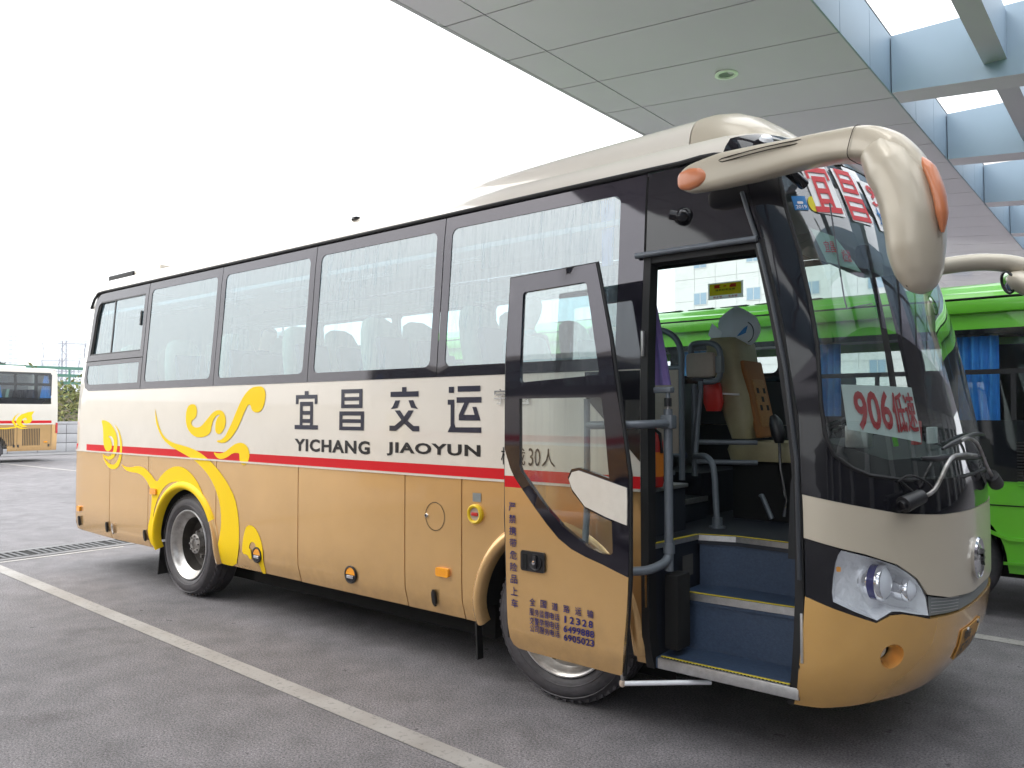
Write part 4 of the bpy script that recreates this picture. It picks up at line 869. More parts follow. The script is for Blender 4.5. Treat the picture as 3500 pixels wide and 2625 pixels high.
# swung-out door -------------------------------------------------------------
DX,DY=-.86,-.28
SD=lambda u,z,off=0.:(lambda p:(p[0]+DX,p[1]+DY,p[2]))(S(u,z,off))
edge=[(1.51,.941),(1.349,.992),(1.231,1.023),(1.132,1.057),(1.041,1.108),(.96,1.179),(.865,1.275),(.761,1.388),(.70,1.458),(.673,1.506),(.628,1.62)]
fr=[(.634,2.17),(.64,2.70),(1.415,2.72),(1.475,2.27),(1.50,1.87),(1.525,1.5)]+edge
tg=[(.757,2.05),(.765,2.585),(.78,2.60),(1.305,2.615),(1.325,2.60),(1.382,2.09),(1.37,2.065),(.77,2.035)]
lg=[(.752,1.935),(1.375,1.937),(1.385,1.93),(1.40,1.48),(1.197,1.532),(1.14,1.52),(1.113,1.47),(1.14,1.39),(1.233,1.297),(1.372,1.25),(1.408,1.24),(1.412,1.068),(1.40,1.055),(1.349,1.054),(1.253,1.079),(1.076,1.18),(.95,1.285),(.762,1.487),(.748,1.52)]
mb=MB(); patch(mb,fr,'frit',[tg,lg],fn=SD,off=0,res=.12,th=.03)
gd=[(.628,1.388),(.761,1.388)]+edge[::-1][4:]+[(1.484,.378),(.80,.389),(.70,.396),(.665,.415),(.65,.46),(.648,.55),(.63,1.2)]
patch(mb,gd,'gold_paint',fn=SD,off=0,res=.1,th=.03); patch(mb,[(.628,1.388),(.761,1.388),(.70,1.458),(.628,1.458)],'red_stripe',fn=SD,off=0,res=.1,th=.03); patch(mb,[(.628,1.458),(.70,1.458),(.673,1.506),(.628,1.62)],'white_paint',fn=SD,off=0,res=.1,th=.03)
patch(mb,[(1.126,1.461),(1.151,1.504),(1.197,1.515),(1.512,1.433),(1.507,1.228),(1.372,1.265),(1.233,1.313),(1.146,1.407)],'white_paint',fn=SD,off=.010,res=.08,th=.01)
door=mb.build('door',coach,ang=50)
for P in (tg,lg):
    mb=MB(); patch(mb,P,'door_glass',fn=SD,off=-.012,res=.15); mb.build('door_glass',door,ang=70)
mb=MB(); P=[(.638,.45),(.632,1.2),(.636,2.17),(.642,2.70),(1.415,2.72),(1.475,2.27),(1.50,1.87),(1.525,1.5),(1.512,.94),(1.487,.375)]
mb.tube([SD(u+(.006 if u>1 else -.004),z,-.015) for u,z in P],.014,'rubber',8); mb.build('door_seal',door)
mb=MB(); patch(mb,rrect(.766,.947,.893,1.015,.018),'dark_plastic',fn=SD,off=.016,res=.1,th=.02); hc=Vector(SD(.882,.953,.016)); mb.lathe([(.048,0),(.046,.008),(.04,.004),(.0,.004)],hc,(0,-1,0),'wiper_black',24); mb.box(hc.x-.012,hc.x+.012,hc.y-.016,hc.y,hc.z-.035,hc.z+.04,'wiper_black',.004); mb.lathe([(.0,.026),(.012,.024),(.014,.014)],hc,(0,-1,0),'chrome',14); hx=Vector(SD(.80,.953,.016)); mb.box(hx.x-.017,hx.x+.017,hx.y-.003,hx.y,hx.z-.047,hx.z+.042,'void'); mb.build('door_handle',door)
mb=MB()
for i,ch in enumerate('严禁携带危险品上车'):
    u=.664+.0023*i; z=1.294-.0733*i; text(mb,ch,(u,z-.052,u+.054,z),'blue_decal',fn=SD,off=.0045,bold=.012)
for i,ch in enumerate('全国道路运输'):
    u=.826+i*.0838; text(mb,ch,(u,.688-.001*i,u+.043,.733-.001*i),'blue_decal',fn=SD,off=.0045,bold=.012)
    if i==5: mb.build('door_lettering',door)
for s,z in (('服务监督电话',.629),('交警举报电话',.577),('公司服务电话',.530)):
    mb=MB()
    for i,ch in enumerate(s): u=.826+i*.0378; text(mb,ch,(u,z,u+.033,z+.042),'blue_decal',fn=SD,off=.0045,bold=.012)
    mb.build('door_lettering',door)
for s,z in (('12328',.626),('6499888',.572),('6905023',.521)):
    w_=(1.298-1.078)/len(s); mb=MB()
    for i,ch in enumerate(s): u=1.078+i*w_; text(mb,ch,(u+(.006 if ch=='1' else 0),z,u+(.020 if ch=='1' else min(.031,w_*.9)),z+.041),'blue_decal',fn=SD,off=.0045,bold=.028)
    mb.build('door_lettering',door)
# inside rail and swing arms of the door
mb=MB(); mb.tube([(.33,-.225,1.08),(.33,-.20,1.3),(.33,-.20,1.93)],.020,'grey_rail',10)
mb.tube([(.335,-.2,1.775),(.60,-.17,1.78),(.70,-.02,1.785),(.705,.09,1.785)],.024,'grey_rail',12,sub=4); mb.tube([(.40,-.235,.955),(.55,-.215,.955),(.66,-.10,.955),(.70,.03,.98),(.705,.09,1.02)],.026,'grey_rail',12,sub=4)
mb.tube([(.705,.09,.93),(.705,.09,1.87)],.026,'grey_rail',12); mb.tube([(.705,.09,1.03),(.705,.09,1.09)],.034,'grey_rail',12); mb.tube([(.705,.09,1.87),(.705,.09,1.90)],.012,'steel',8); mb.tube([(.705,.09,1.885),(.705,.09,1.935)],.022,'dark_plastic',12); mb.tube([(.705,.09,1.935),(.705,.09,1.98)],.014,'grey_rail',8)
mb.box(.56,.735,.065,.12,1.965,2.0,'grey_rail',.01); mb.box(.67,.745,.055,.125,1.755,1.835,'grey_rail',.01); mb.build('door_swing_arm',door)
mb=MB(); q=Vector((.575,-.22,.335)); mb.tube([q,q+Vector((.22,.20,0)),q+Vector((.36,.36,-.01))],.014,'clear_lens',10); mb.lathe([(0,-.022),(.014,-.015),(.018,0),(.014,.015),(0,.022)],q,(0,0,1),'taupe_panel',12); mb.tube([q,q+Vector((0,0,.07))],.01,'steel',8); mb.build('door_strut',door)
# door opening ---------------------------------------------------------------
mb=MB(); patch(mb,[(.575,.36),(.625,.36),(.625,2.78),(.575,2.78)],'rubber',off=.006,res=.2,th=.09); patch(mb,[(1.455,.34),(1.495,.335),(1.512,.9),(1.512,1.434),(1.531,1.83),(1.511,2.31),(1.468,2.785),(1.395,2.785),(1.455,2.2),(1.475,1.6),(1.47,1.0)],'rubber',off=.004,res=.15,th=.07)
patch(mb,B(.60,1.42,2.735,2.79),'rubber',off=.0,res=.2,th=.09); mb.build('door_frame',coach,ang=50)
mb=MB(); patch(mb,[(1.488,.40),(1.5,.37),(1.512,.9),(1.5,1.0),(1.49,.95)],'rubber',off=.008,res=.2,th=.01); mb.tube([S(u,z,.012) for u,z in ((1.495,1.0),(1.508,1.6),(1.50,2.07),(1.468,2.45),(1.43,2.76))],.012,'trim_grey',8); mb.build('pillar_trim',coach)
mb=MB(); mb.tube([S(.53,2.783,.028),S(.9,2.785,.03),S(1.435,2.785,.028)],.017,'grey_rail',10); mb.tube([S(1.43,2.79,.02),S(1.40,2.95,.02),S(1.385,3.06,.02)],.012,'trim_grey',8); mb.build('drip_bar',coach)
mb=MB(); patch(mb,B(.572,.585,2.79,3.27),'void',off=.006,res=.2); mb.build('panel_gap',coach)
cq=Vector(S(.90,2.985,.0)); mb=MB(); mb.lathe([(.055,-.0),(.052,.02),(.04,.05),(.02,.07),(0,.075)],cq,(-.25,-1,-.15),'black_gloss',20); mb.tube([cq+Vector((-.02,-.045,.0)),cq+Vector((-.06,-.06,.01))],.03,'black_gloss',12); mb.build('entry_camera',coach)
mb=MB(); mb.box(.585,.60,-.012,.01,2.18,2.33,'alu',.003); mb.box(.60,.615,-.012,.01,.72,.93,'chrome',.004); mb.box(1.497,1.51,-.012,.0,.58,.83,'alu',.003); mb.build('strike_plate',coach)
# lettering on the side --------------------------------------------------------
for gch,r in (('yi',(-2.822,1.708,-2.497,2.032)),('chang',(-2.217,1.708,-1.911,2.037)),('jiao',(-1.613,1.711,-1.287,2.041)),('yun',(-.997,1.710,-.676,2.036))): mb=MB(); blockglyph(mb,gch,r,'navy_decal',off=.003); mb.build('side_lettering',coach)
for s,a,b in (('YICHANG',-2.82,-1.838),('JIAOYUN',-1.642,-.683)): mb=MB(); text(mb,s,(a,1.522,b,1.627),'black_decal',off=.003,bold=.035,sp=1.12); mb.build('side_lettering',coach)
for ch,a,b in (('宇',-.55,-.44),('通',-.36,-.25)): mb=MB(); text(mb,ch,(a,1.905,b,2.008),'chrome',off=.012,bold=.02); mb.build('chrome_lettering',coach)
mb=MB()
for ch,a,b in (('核',-.496,-.40),('载',-.388,-.29),('30',-.262,-.165),('人',-.152,-.046)): text(mb,ch,(a,1.502,b,1.618),'black_decal',off=.003,bold=.004)
mb.build('capacity_lettering',coach)
# side details
def rlamp(u,z,w_,h,m,name):
    mb=MB(); patch(mb,rrect(u-w_/2,u+w_/2,z-h/2,z+h/2,h*.25),m,off=.022,res=.1,th=.02); mb.build(name,coach)
for u,z in ((-5.287,1.02),(-1.035,.715)): rlamp(u,z,.125,.062,'orange_lens','side_marker')
rlamp(-7.125,.70,.075,.062,'orange_lens','side_marker')
for u,z in ((-7.119,.555),(-6.38,.548),(-5.475,.541),(-1.127,.523)): rlamp(u,z,.034,.115,'dark_plastic','panel_latch')
rlamp(-6.225,.546,.034,.115,'chrome','panel_latch')
for u,z in ((-3.371,.571),(-2.061,.565)):
    c=Vector(S(u,z,0)); mb=MB(); mb.lathe([(.072,.0),(.070,.012),(.060,.014),(.056,.006)],c,(0,-1,0),'dark_plastic',28); mb.add([(c.x+.057*math.cos(a),c.y-.008,c.z+.057*math.sin(a)) for a in [math.pi*k/14 for k in range(15)]],[tuple(range(15))],'orange_lens'); mb.add([(c.x+.057*math.cos(a),c.y-.008,c.z+.057*math.sin(a)) for a in [math.pi+math.pi*k/14 for k in range(15)]],[tuple(range(15))],'black_gloss'); mb.box(c.x-.04,c.x+.04,c.y-.016,c.y-.004,c.z-.03,c.z-.005,'chrome',.004); mb.build('round_marker',coach)
c=Vector(S(-.722,1.152,0)); mb=MB(); mb.lathe([(.068,0),(.068,.02),(.058,.03),(.048,.026),(.044,.014)],c,(0,-1,0),'yellow_ring',32); mb.lathe([(.044,.014),(0,.014)],c,(0,-1,0),'taupe_panel',24); mb.box(c.x-.028,c.x+.028,c.y-.024,c.y-.012,c.z-.012,c.z+.012,'red_lens',.004); mb.build('emergency_valve',coach)
mb=MB(); patch(mb,B(-.752,-.676,1.236,1.296),'interior_grey',off=.004,res=.1); mb.build('notice_plate',coach)
mb=MB(); q=[(-1.12+.098*math.cos(a),1.102+.103*math.sin(a)) for a in [2*math.pi*k/40 for k in range(40)]]; h=[(-1.12+.093*math.cos(a),1.102+.098*math.sin(a)) for a in [2*math.pi*k/40 for k in range(40)]]
patch(mb,q,'seam',[h],off=.003,res=.1); c=Vector(S(-1.205,1.102,0)); mb.lathe([(0,.012),(.013,.012),(.018,.004),(.018,0)],c,(0,-1,0),'chrome',16); mb.lathe([(0,.013),(.006,.013)],c,(0,-1,0),'void',10); mb.build('filler_flap',coach)
# ------------------------------------------------------------------ inside the coach
FL=1.08; DK=1.36
mb=MB(); mb.box(-7.1,-.25,.10,2.34,1.30,DK,'vinyl_dark'); mb.build('cabin_deck',coach)
# entrance steps: plan of the floor edge at z=FL, two treads below
mb=MB()
fe_=[(.62,.08),(.66,.56),(.88,.63),(1.50,.57),(1.55,.57),(1.75,.9),(1.75,2.3),(-.3,2.3),(-.3,.08)]
def slab(poly,z0,z1,m): mb.prism(poly,lambda a,b,d:(a,b,d),z0,z1,m)
slab(fe_,1.02,FL,'vinyl_dark')
mb.box(-.25,-.24,.1,2.3,FL,DK+.02,'vinyl_dark')
slab([(.66,.33),(1.52,.36),(1.52,.60),(.88,.66),(.66,.59)],.70,.765,'vinyl_blue')
slab([(.64,.045),(1.47,.045),(1.5,.42),(.62,.42)],.37,.43,'vinyl_blue')
mb.add([(.663,.572,.76),(.883,.642,.76),(1.53,.582,.76),(1.53,.582,1.03),(.883,.642,1.03),(.663,.572,1.03)],[(0,1,4,5),(1,2,3,4)],'vinyl_blue')
mb.add([(.64,.345,.42),(1.52,.375,.42),(1.52,.375,.71),(.64,.345,.71)],[(0,1,2,3)],'vinyl_blue')
mb.add([(.62,.06,.40),(.645,.60,.40),(.645,.60,1.04),(.62,.06,1.04)],[(0,1,2,3)],'vinyl_dark')
mb.box(.40,.62,.085,.09,.40,1.8,'vinyl_dark')
mb.build('entrance_steps',coach)
mb=MB()
def nose(a,b,z,h=.035):
    a,b=Vector(a),Vector(b); d=(b-a).normalized(); n_=Vector((d.y,-d.x)) 
    P=lambda s,o,zz:(s.x+n_.x*o,s.y+n_.y*o,zz)
    for o0,o1,z0,z1,m in ((.0,.006,z-h,z-.002,'alu'),(-.014,.007,z+.001,z+.004,'nosing_yellow')):
        v=[P(s,o,zz) for zz in (z0,z1) for s,o in ((a,o0),(b,o0),(b,o1),(a,o1))]; mb.add(v,[(0,1,2,3),(7,6,5,4),(0,4,5,1),(1,5,6,2),(2,6,7,3),(3,7,4,0)],m)
nose((.625,.075),(.66,.555),FL,.03); nose((.66,.56),(.88,.63),FL); nose((.88,.63),(1.5,.57),FL); nose((.66,.33),(1.50,.36),.765,.045)
mb.box(.66,1.47,.028,.044,.375,.436,'alu',.004); mb.box(.66,1.47,.045,.095,.4305,.4335,'alu'); mb.box(.66,1.47,.066,.078,.434,.4365,'nosing_yellow')
for k in range(40): mb.box(.67+k*.02,.678+k*.02,.05,.058,.434,.4365,'void'); 
mb.build('step_nosing',coach)
mb=MB(); mb.box(.665,.755,.10,.26,.47,.905,'void',.015); mb.build('door_motor_box',coach)
mb=MB(); mb.add([(.652,.36,.84),(.652,.50,.84),(.652,.50,.97),(.652,.36,.97)],[(0,1,2,3)],'grey_box'); mb.build('step_vent',coach)
# raised base of the front seats, behind the well
mb=MB(); mb.box(-.24,.50,.10,.70,FL+.001,1.36,'vinyl_dark'); mb.box(-.24,.52,.09,.71,1.36,1.385,'alu',.006); mb.build('seat_plinth',coach); mb=MB(); mb.box(-.24,.30,1.35,2.3,FL+.001,1.40,'vinyl_dark'); mb.build('seat_plinth',coach)
mb=MB(); mb.box(-.24,.36,.72,1.30,FL+.001,1.24,'vinyl_dark'); mb.box(.36,.375,.72,1.30,1.21,1.245,'alu'); mb.build('aisle_step',coach)
mb=MB(); mb.box(-.2,1.42,2.27,2.30,1.0,1.745,'dash_grey'); mb.box(-.2,.65,2.26,2.29,1.75,2.10,'dash_grey'); mb.box(-7.1,-.22,2.27,2.30,1.36,2.10,'interior_grey'); mb.build('side_lining',coach)
# ceiling, luggage racks and lamps
mb=MB(); mb.box(-7.0,.9,.25,2.19,3.38,3.40,'interior_white'); mb.box(.9,1.35,.3,2.14,3.12,3.16,'interior_grey'); mb.box(.86,.90,.25,2.19,3.05,3.40,'interior_grey'); mb.build('ceiling',coach)
for y0,y1 in ((.13,.56),(1.88,2.31)):
    xr=.55 if y0<1 else -.75
    mb=MB(); mb.box(-7.0,xr,y0,y1,3.02,3.06,'interior_white',.01); yy=y1 if y0<1 else y0
    mb.box(-7.0,xr,yy-.02,yy+.02,3.06,3.16,'interior_white',.01); rk=mb.build('luggage_rack',coach)
    for k in range(6): mb=MB(); mb.box(-6.6+k*1.0,-6.0+k*1.0,(y0+y1)/2-.04,(y0+y1)/2+.04,3.005,3.018,'strip_light'); mb.build('reading_light',rk)
mb=MB(); mb.box(-7.15,-7.12,.2,2.24,1.4,3.38,'interior_grey'); mb.build('rear_trim',coach)
# passenger seats
def seat():
    e=empty('passenger_seat',(0,0,DK),parent=None); 
    mb=MB(); secs=[]
    for z,x0,x1,w_ in ((.42,-.12,-.02,.20),(.60,-.16,-.03,.22),(.85,-.22,-.07,.225),(1.02,-.27,-.10,.215),(1.15,-.30,-.14,.19),(1.25,-.32,-.19,.15),(1.29,-.31,-.23,.08)):
        secs.append([( (x0+x1)/2+(x1-x0)/2*math.copysign(abs(math.cos(t))**.7,math.cos(t)), w_*math.copysign(abs(math.sin(t))**.6,math.sin(t)), DK+z) for t in [2*math.pi*k/20 for k in range(20)]])
    mb.loft(secs,'seat_fabric'); o=mb.build('backrest',e)
    mb=MB(); mb.box(-.04,.03,-.17,.17,DK+.55,DK+1.12,'seat_blue',.03,Matrix.Rotation(R(-14),3,'Y')); mb.build('seat_insert',e)
    mb=MB(); mb.box(-.10,.38,-.215,.215,DK+.36,DK+.48,'seat_blue',.04); mb.build('cushion',e)
    mb=MB(); mb.box(-.05,.30,-.03,.03,DK,DK+.36,'grey_box'); mb.box(-.10,.32,-.20,.20,DK+.32,DK+.36,'grey_box'); mb.build('pedestal',e)
    e.parent=coach; return e
s0=seat(); CO=Vector((-2.7,1.22,0))
def put(x,y,first=[True]):
    if first[0]: first[0]=False; s0.location=Vector((x,y,DK))-CO; return
    c=s0.copy(); COL.objects.link(c); c.location=Vector((x,y,DK))-CO
    for ch in list(s0.children): d=ch.copy(); COL.objects.link(d); d.parent=c
for x in (-6.3,-5.2,-4.12,-3.02,-1.92,-.80):
    for y in (.36,.82,1.62,2.08): put(x,y)
# driver's place
ds=MB(); 
def ring(z,x0,x1,y0,y1,p=.5,n=24): return [((x0+x1)/2+(x1-x0)/2*math.copysign(abs(math.cos(t))**p,math.cos(t)),(y0+y1)/2+(y1-y0)/2*math.copysign(abs(math.sin(t))**p,math.sin(t)),z) for t in [2*math.pi*k/n for k in range(n)]]
ds.loft([ring(1.66,.42,.58,1.42,1.86),ring(1.80,.37,.60,1.40,1.88),ring(1.98,.32,.57,1.40,1.88),ring(2.15,.28,.52,1.42,1.86),ring(2.28,.22,.50,1.42,1.86),ring(2.37,.21,.49,1.43,1.85),ring(2.41,.24,.45,1.46,1.82)],'olive_leather'); ds.v=[(p[0]+.06,p[1],p[2]) for p in ds.v]; d_=ds.build('driver_seat',coach)
mb=MB(); mb.loft([ring(1.50,.46,1.0,1.42,1.86,.4),ring(1.58,.44,1.03,1.40,1.88,.4),ring(1.64,.46,1.02,1.42,1.86,.4)],'olive_leather'); mb.build('cushion',d_)
mb=MB(); mb.box(.50,.95,1.45,1.83,FL,1.49,'void'); mb.build('seat_base',d_)
mb=MB(); ry=Matrix.Rotation(R(-12),3,'Y'); mb.box(.545,.585,1.47,1.81,1.66,2.24,'brown_cushion',.02,ry); mb.box(.575,.60,1.53,1.75,1.74,2.10,'brown_pattern',.01,ry)
for i in range(3):
    for j in range(3):
        if (i+j)%2==0: mb.box(.590,.602,1.565+i*.06,1.605+i*.06,1.86+j*.065,1.90+j*.065,'void',0,ry,(.58,1.64,1.92))
mb.v=[(p[0]+.06,p[1],p[2]) for p in mb.v]; mb.build('seat_cover',d_)
mb=MB(); mb.tube([(.42,1.395,1.99),(.50,1.385,1.985),(.58,1.39,1.98)],.008,'paper',6); mb.box(.98,1.06,1.46,1.60,1.43,1.475,'orange_label',.006); mb.box(.98,1.06,1.64,1.78,1.43,1.475,'orange_label',.006); mb.build('seat_trim',d_)
# guide's seat and grey rails beside the driver
mb=MB(); mb.box(.28,.50,1.14,1.20,2.10,2.28,'taupe_panel',.03); mb.build('guide_backrest',coach)
mb=MB()
def rail(P,r=.021,sub=5): mb.tube(P,r,'grey_rail',10,sub=sub)
rail([(.30,1.2,2.27),(.30,1.2,2.33),(.34,1.2,2.35),(.46,1.2,2.345),(.52,1.2,2.29),(.525,1.2,2.15),(.50,1.2,2.08),(.40,1.2,2.07)])
rail([(.40,1.15,2.07),(.40,1.10,1.85),(.40,1.05,1.57),(.43,1.0,1.55),(.52,.96,1.55),(.575,.94,1.51),(.60,.93,1.42),(.61,.92,1.30),(.63,.90,FL+.03)]); mb.tube([(.63,.90,FL+.002),(.63,.90,FL+.07)],.034,'grey_rail',12); mb.lathe([(.055,.0),(.055,.012),(0,.012)],(.63,.90,FL+.001),(0,0,1),'grey_rail',16)
rail([(.37,1.1,1.40),(.37,1.1,2.05)],.021,1); rail([(.36,1.1,1.64),(.75,1.3,1.64)],.018,1); rail([(.36,1.1,1.50),(.75,1.3,1.50)],.018,1)
mb.box(.485,.545,1.17,1.23,2.13,2.25,'interior_grey',.01); mb.build('guide_rail',coach)
# partition behind the steps
mb=MB(); mb.box(.10,.385,.83,.86,1.57,2.145,'taupe_panel',.006); pp=mb.build('partition',coach)
mb=MB(); rail([(-.20,.85,2.42),(.15,.85,2.43),(.27,.85,2.42),(.36,.85,2.36),(.40,.85,2.26),(.40,.85,2.1),(.40,.85,1.39)]); rail([(-.1,.85,2.16),(.40,.85,2.155)],.02,1); rail([(-.1,.85,1.56),(.40,.85,1.56)],.018,1); rail([(.10,.66,1.45),(.42,.70,1.45)],.018,1); mb.build('partition_rail',pp)
mb=MB(); rail([(.60,1.55,1.26),(.72,1.45,1.255),(.80,1.42,1.10)],.018,1); mb.tube([(.93,1.30,1.14),(.95,1.3,1.25),(.91,1.30,1.46),(.905,1.30,1.66)],.011,'chrome',8); mb.tube([(.905,1.30,1.64),(.90,1.30,1.70),(.88,1.30,1.78),(.86,1.30,1.83)],[.028,.05,.045,.02],'dark_plastic',12,sub=3); mb.build('gear_lever',coach)
# dashboard and steering wheel
mb=MB(); mb.loft([[(1.28,y,1.02),(1.30,y,1.45),(1.36,y,1.66),(1.46,y,1.70),(1.80 if 0 else 1.62+.33*math.sin(math.pi*min(1,max(0,(y-.1)/2.24)))**.6,y,1.60),(1.62+.33*math.sin(math.pi*min(1,max(0,(y-.1)/2.24)))**.6,y,1.02)] for y in [.42+.1*k for k in range(19)]],'dash_grey',True); mb.build('dashboard',coach)
mb=MB(); c=Vector((1.12,1.64,1.72)); ax=Vector((-.55,0,1)).normalized(); e1=Vector((0,1,0)); e2=ax.cross(e1); pts=[c+e1*(.215*math.cos(a))+e2*(.215*math.sin(a)) for a in [2*math.pi*k/36 for k in range(37)]]; mb.tube(pts,.016,'dark_plastic',10,False)
for a in (0,2.1,4.2): mb.tube([c,c+e1*(.21*math.cos(a))+e2*(.21*math.sin(a))],.012,'dark_plastic',8)
mb.tube([c-ax*.45,c],.03,'dark_plastic',10); mb.build('steering_wheel',coach)
mb=MB(); mb.tube([(1.62,.16,2.95),(1.66,.25,2.45),(1.67,.26,2.40),(1.70,.62,2.46)],.004,'grey_rail',8); mb.box(1.50,1.58,1.0,1.35,2.72,2.88,'dark_plastic',.02); mb.box(1.22,1.52,.35,2.1,2.84,3.1,'interior_grey',.05); mb.build('sun_visor',coach)
mb=MB(); mb.lathe([(0,-.13),(.045,-.09),(.055,-.02),(.05,.0),(0,.0)],(1.02,1.0,2.86),(0,0,1),'void',16); mb.build('speaker_horn',coach)
mb=MB(); mb.box(1.60,1.72,.42,.52,1.66,1.78,'alu',.01); mb.tube([(1.78,.75,1.66),(1.74,.72,1.98)],.014,'green_paint',8); mb.box(1.80,1.84,1.0,1.10,1.66,1.80,'red_plastic',.008); mb.box(1.82,1.86,1.3,1.42,1.66,1.76,'paper',.004); mb.build('dash_clutter',coach)
# curtains tied at the pillars, sticker on the far window
def curtain(x,y,z0,z1,wt,wb,m,name='window_curtain'):
    mb=MB(); rings=[]
    for k in range(9):
        z=z1+(z0-z1)*k/8; w_=wt+(wb-wt)*k/8; rings.append([(x+w_*(j/24-.5)+(wb-wt)*.35*k/8,y+.016*math.sin(j*1.55+.4*k/8),z) for j in range(25)])
    mb.loft(rings,m,False,False); mb.loft([[(p[0],p[1]+.004,p[2]) for p in r] for r in rings],m,False,False); mb.build(name,coach,ang=70)
for x in (-5.60,-4.10,-2.60,-1.06): curtain(x+.02,2.285,2.2,3.24,.12,.10,'interior_grey')
curtain(.255,.16,2.78,3.20,.11,.08,'blue_curtain')
mb=MB(); sf=lambda a,b,d=0:(a,2.33-d,b); patch(mb,B(-.10,.22,2.83,2.975),'film_white',fn=sf,off=.0,res=.5); patch(mb,B(-.085,.205,2.865,2.965),'film_yellow',fn=sf,off=.003,res=.5)
patch(mb,[(-.04,2.925),(.02,2.925),(.005,2.94),(.02,2.955),(-.04,2.955)],'film_red',fn=sf,off=.006,res=.5); patch(mb,[(.10,2.925),(.16,2.925),(.16,2.955),(.115,2.955),(.10,2.94)],'film_red',fn=sf,off=.006,res=.5); patch(mb,B(.045,.07,2.935,2.945),'film_red',fn=sf,off=.006,res=.5)
text(mb,'请系好安全带',(-.03,2.90,.15,2.917),'black_decal',fn=sf,off=.006,bold=.02); text(mb,'安全带——生命带',(-.05,2.838,.17,2.858),'paper_red',fn=sf,off=.006,bold=.02); mb.build('belt_sticker',coach)
mb=MB(); sp=lambda u,z,d=0:S(u,z,-.018+d); patch(mb,[(-5.50,2.93),(-4.72,2.91),(-4.72,2.60),(-5.55,2.60)],'paper',fn=sp,res=.2); text(mb,'906',(-5.35,2.77,-4.93,2.86),'taupe_panel',fn=sp,off=.004,bold=.05,mirror=True); patch(mb,[(-5.48,2.72),(-5.40,2.745),(-5.40,2.735),(-4.90,2.725),(-4.90,2.735),(-4.82,2.705),(-4.90,2.70),(-4.90,2.71),(-5.40,2.72),(-5.40,2.705)],'taupe_panel',fn=sp,off=.004,res=.2); text(mb,'城际公交',(-5.40,2.62,-4.90,2.69),'taupe_panel',fn=sp,off=.004,bold=.02,mirror=True) if 0 else None
# (sheet added on the far window in place of a sign's reflection)
mb=MB(); sp=lambda u,z,d=0:SL(u,z,-.02+d)
patch(mb,[(-6.9,2.98),(-5.72,2.98),(-5.72,2.60),(-6.9,2.60)],'film_white',fn=sp,res=.3); text(mb,'906',(-6.6,2.79,-5.95,2.93),'taupe_panel',fn=sp,off=-.004,bold=.05,mirror=True); patch(mb,[(-6.7,2.735),(-6.6,2.765),(-6.6,2.745),(-5.95,2.745),(-5.95,2.765),(-5.85,2.735),(-5.95,2.705),(-5.95,2.725),(-6.6,2.725),(-6.6,2.705)],'taupe_panel',fn=sp,off=-.004,res=.3); text(mb,'城际公交',(-6.6,2.61,-5.95,2.69),'taupe_panel',fn=sp,off=-.004,bold=.02,mirror=True); mb.build('reflected_sign',coach)
# things lying or standing in the coach ------------------------------------------
bag=MB(); rings=[]
rb=random.Random(3)
for k in range(15):
    f=k/14; z=2.36+.30*f; w_=.155*math.sin(math.pi*min(1,(.16+f*.84)))**.55; w_*=(1 if f<.75 else 1-.4*(f-.75)/.25)
    rings.append([(.455+.02*math.sin(3*f)+w_*(1+.10*math.sin(3*a+4*f)+.05*math.sin(9*a+7*f)+rb.uniform(-.025,.025))*math.cos(a),1.64+.9*w_*(1+.08*math.sin(4*a+2*f)+rb.uniform(-.02,.02))*math.sin(a),z) for a in [2*math.pi*j/26 for j in range(26)]])
bag.loft(rings,'plastic_bag')
bag.add([(.31,1.53,2.53),(.29,1.50,2.44),(.36,1.50,2.36),(.40,1.52,2.45)],[(0,1,2,3)],'plastic_bag')
bo=bag.build('plastic_bag',None,25,loc=(.455,1.64,2.36)); tag(bo,'crumpled white plastic bag pulled over the top of the driver seat','plastic bag')
mb=MB(); pf2=plane_fn((.56,1.478,2.44),(.62,.42,0) if 0 else (.87,.49,0),(0,0,1),(.49,-.87,0))
mb.prism([(-.03,-.03),(.02,.03),(.05,.05),(.035,-.005),(.0,-.02)],pf2,.0,.006,'sticker_blue'); mb.tube([pf2(.035+.055*math.cos(a),.0+.075*math.sin(a),.008) for a in [-1.3+.2*k for k in range(14)]],.004,'navy_decal',6); mb.build('bag_emblem',bo)
mb=MB(); mb.lathe([(0,-.17),(.055,-.165),(.06,-.14),(.06,.11),(.045,.15),(.02,.165),(.02,.20),(0,.20)],(.49,.30,1.555),(0,0,1),'fire_red',24); mb.lathe([(.0612,-.10),(.0615,.05)],(.49,.30,1.555),(0,0,1),'orange_label',24); eo=mb.build('fire_extinguisher',None,45,loc=(.49,.30,1.386)); tag(eo,'red fire extinguisher with orange label standing behind the open doorway post','fire extinguisher')
mb=MB(); mb.box(.455,.53,.285,.315,1.755,1.775,'dark_plastic',.004); mb.tube([(.49,.30,1.75),(.54,.29,1.72),(.555,.285,1.60)],.01,'dark_plastic',8); mb.build('valve',eo)
mb=MB(); rings=[]
for k in range(8):
    f=k/7; z=2.56-.54*f; x0=.47; w_=.03+.105*f; rings.append([(x0+w_*j/12,.30+.012*math.sin(j*1.1+f*2),z) for j in range(13)]+[(x0+w_*j/12,.315+.012*math.sin(j*1.1+f*2),z) for j in range(12,-1,-1)])
mb.loft(rings,'purple_cloth'); po=mb.build('purple_cloth',None,70,loc=(.52,.30,2.02)); tag(po,'plain purple cloth hanging down just inside the doorway','cloth')
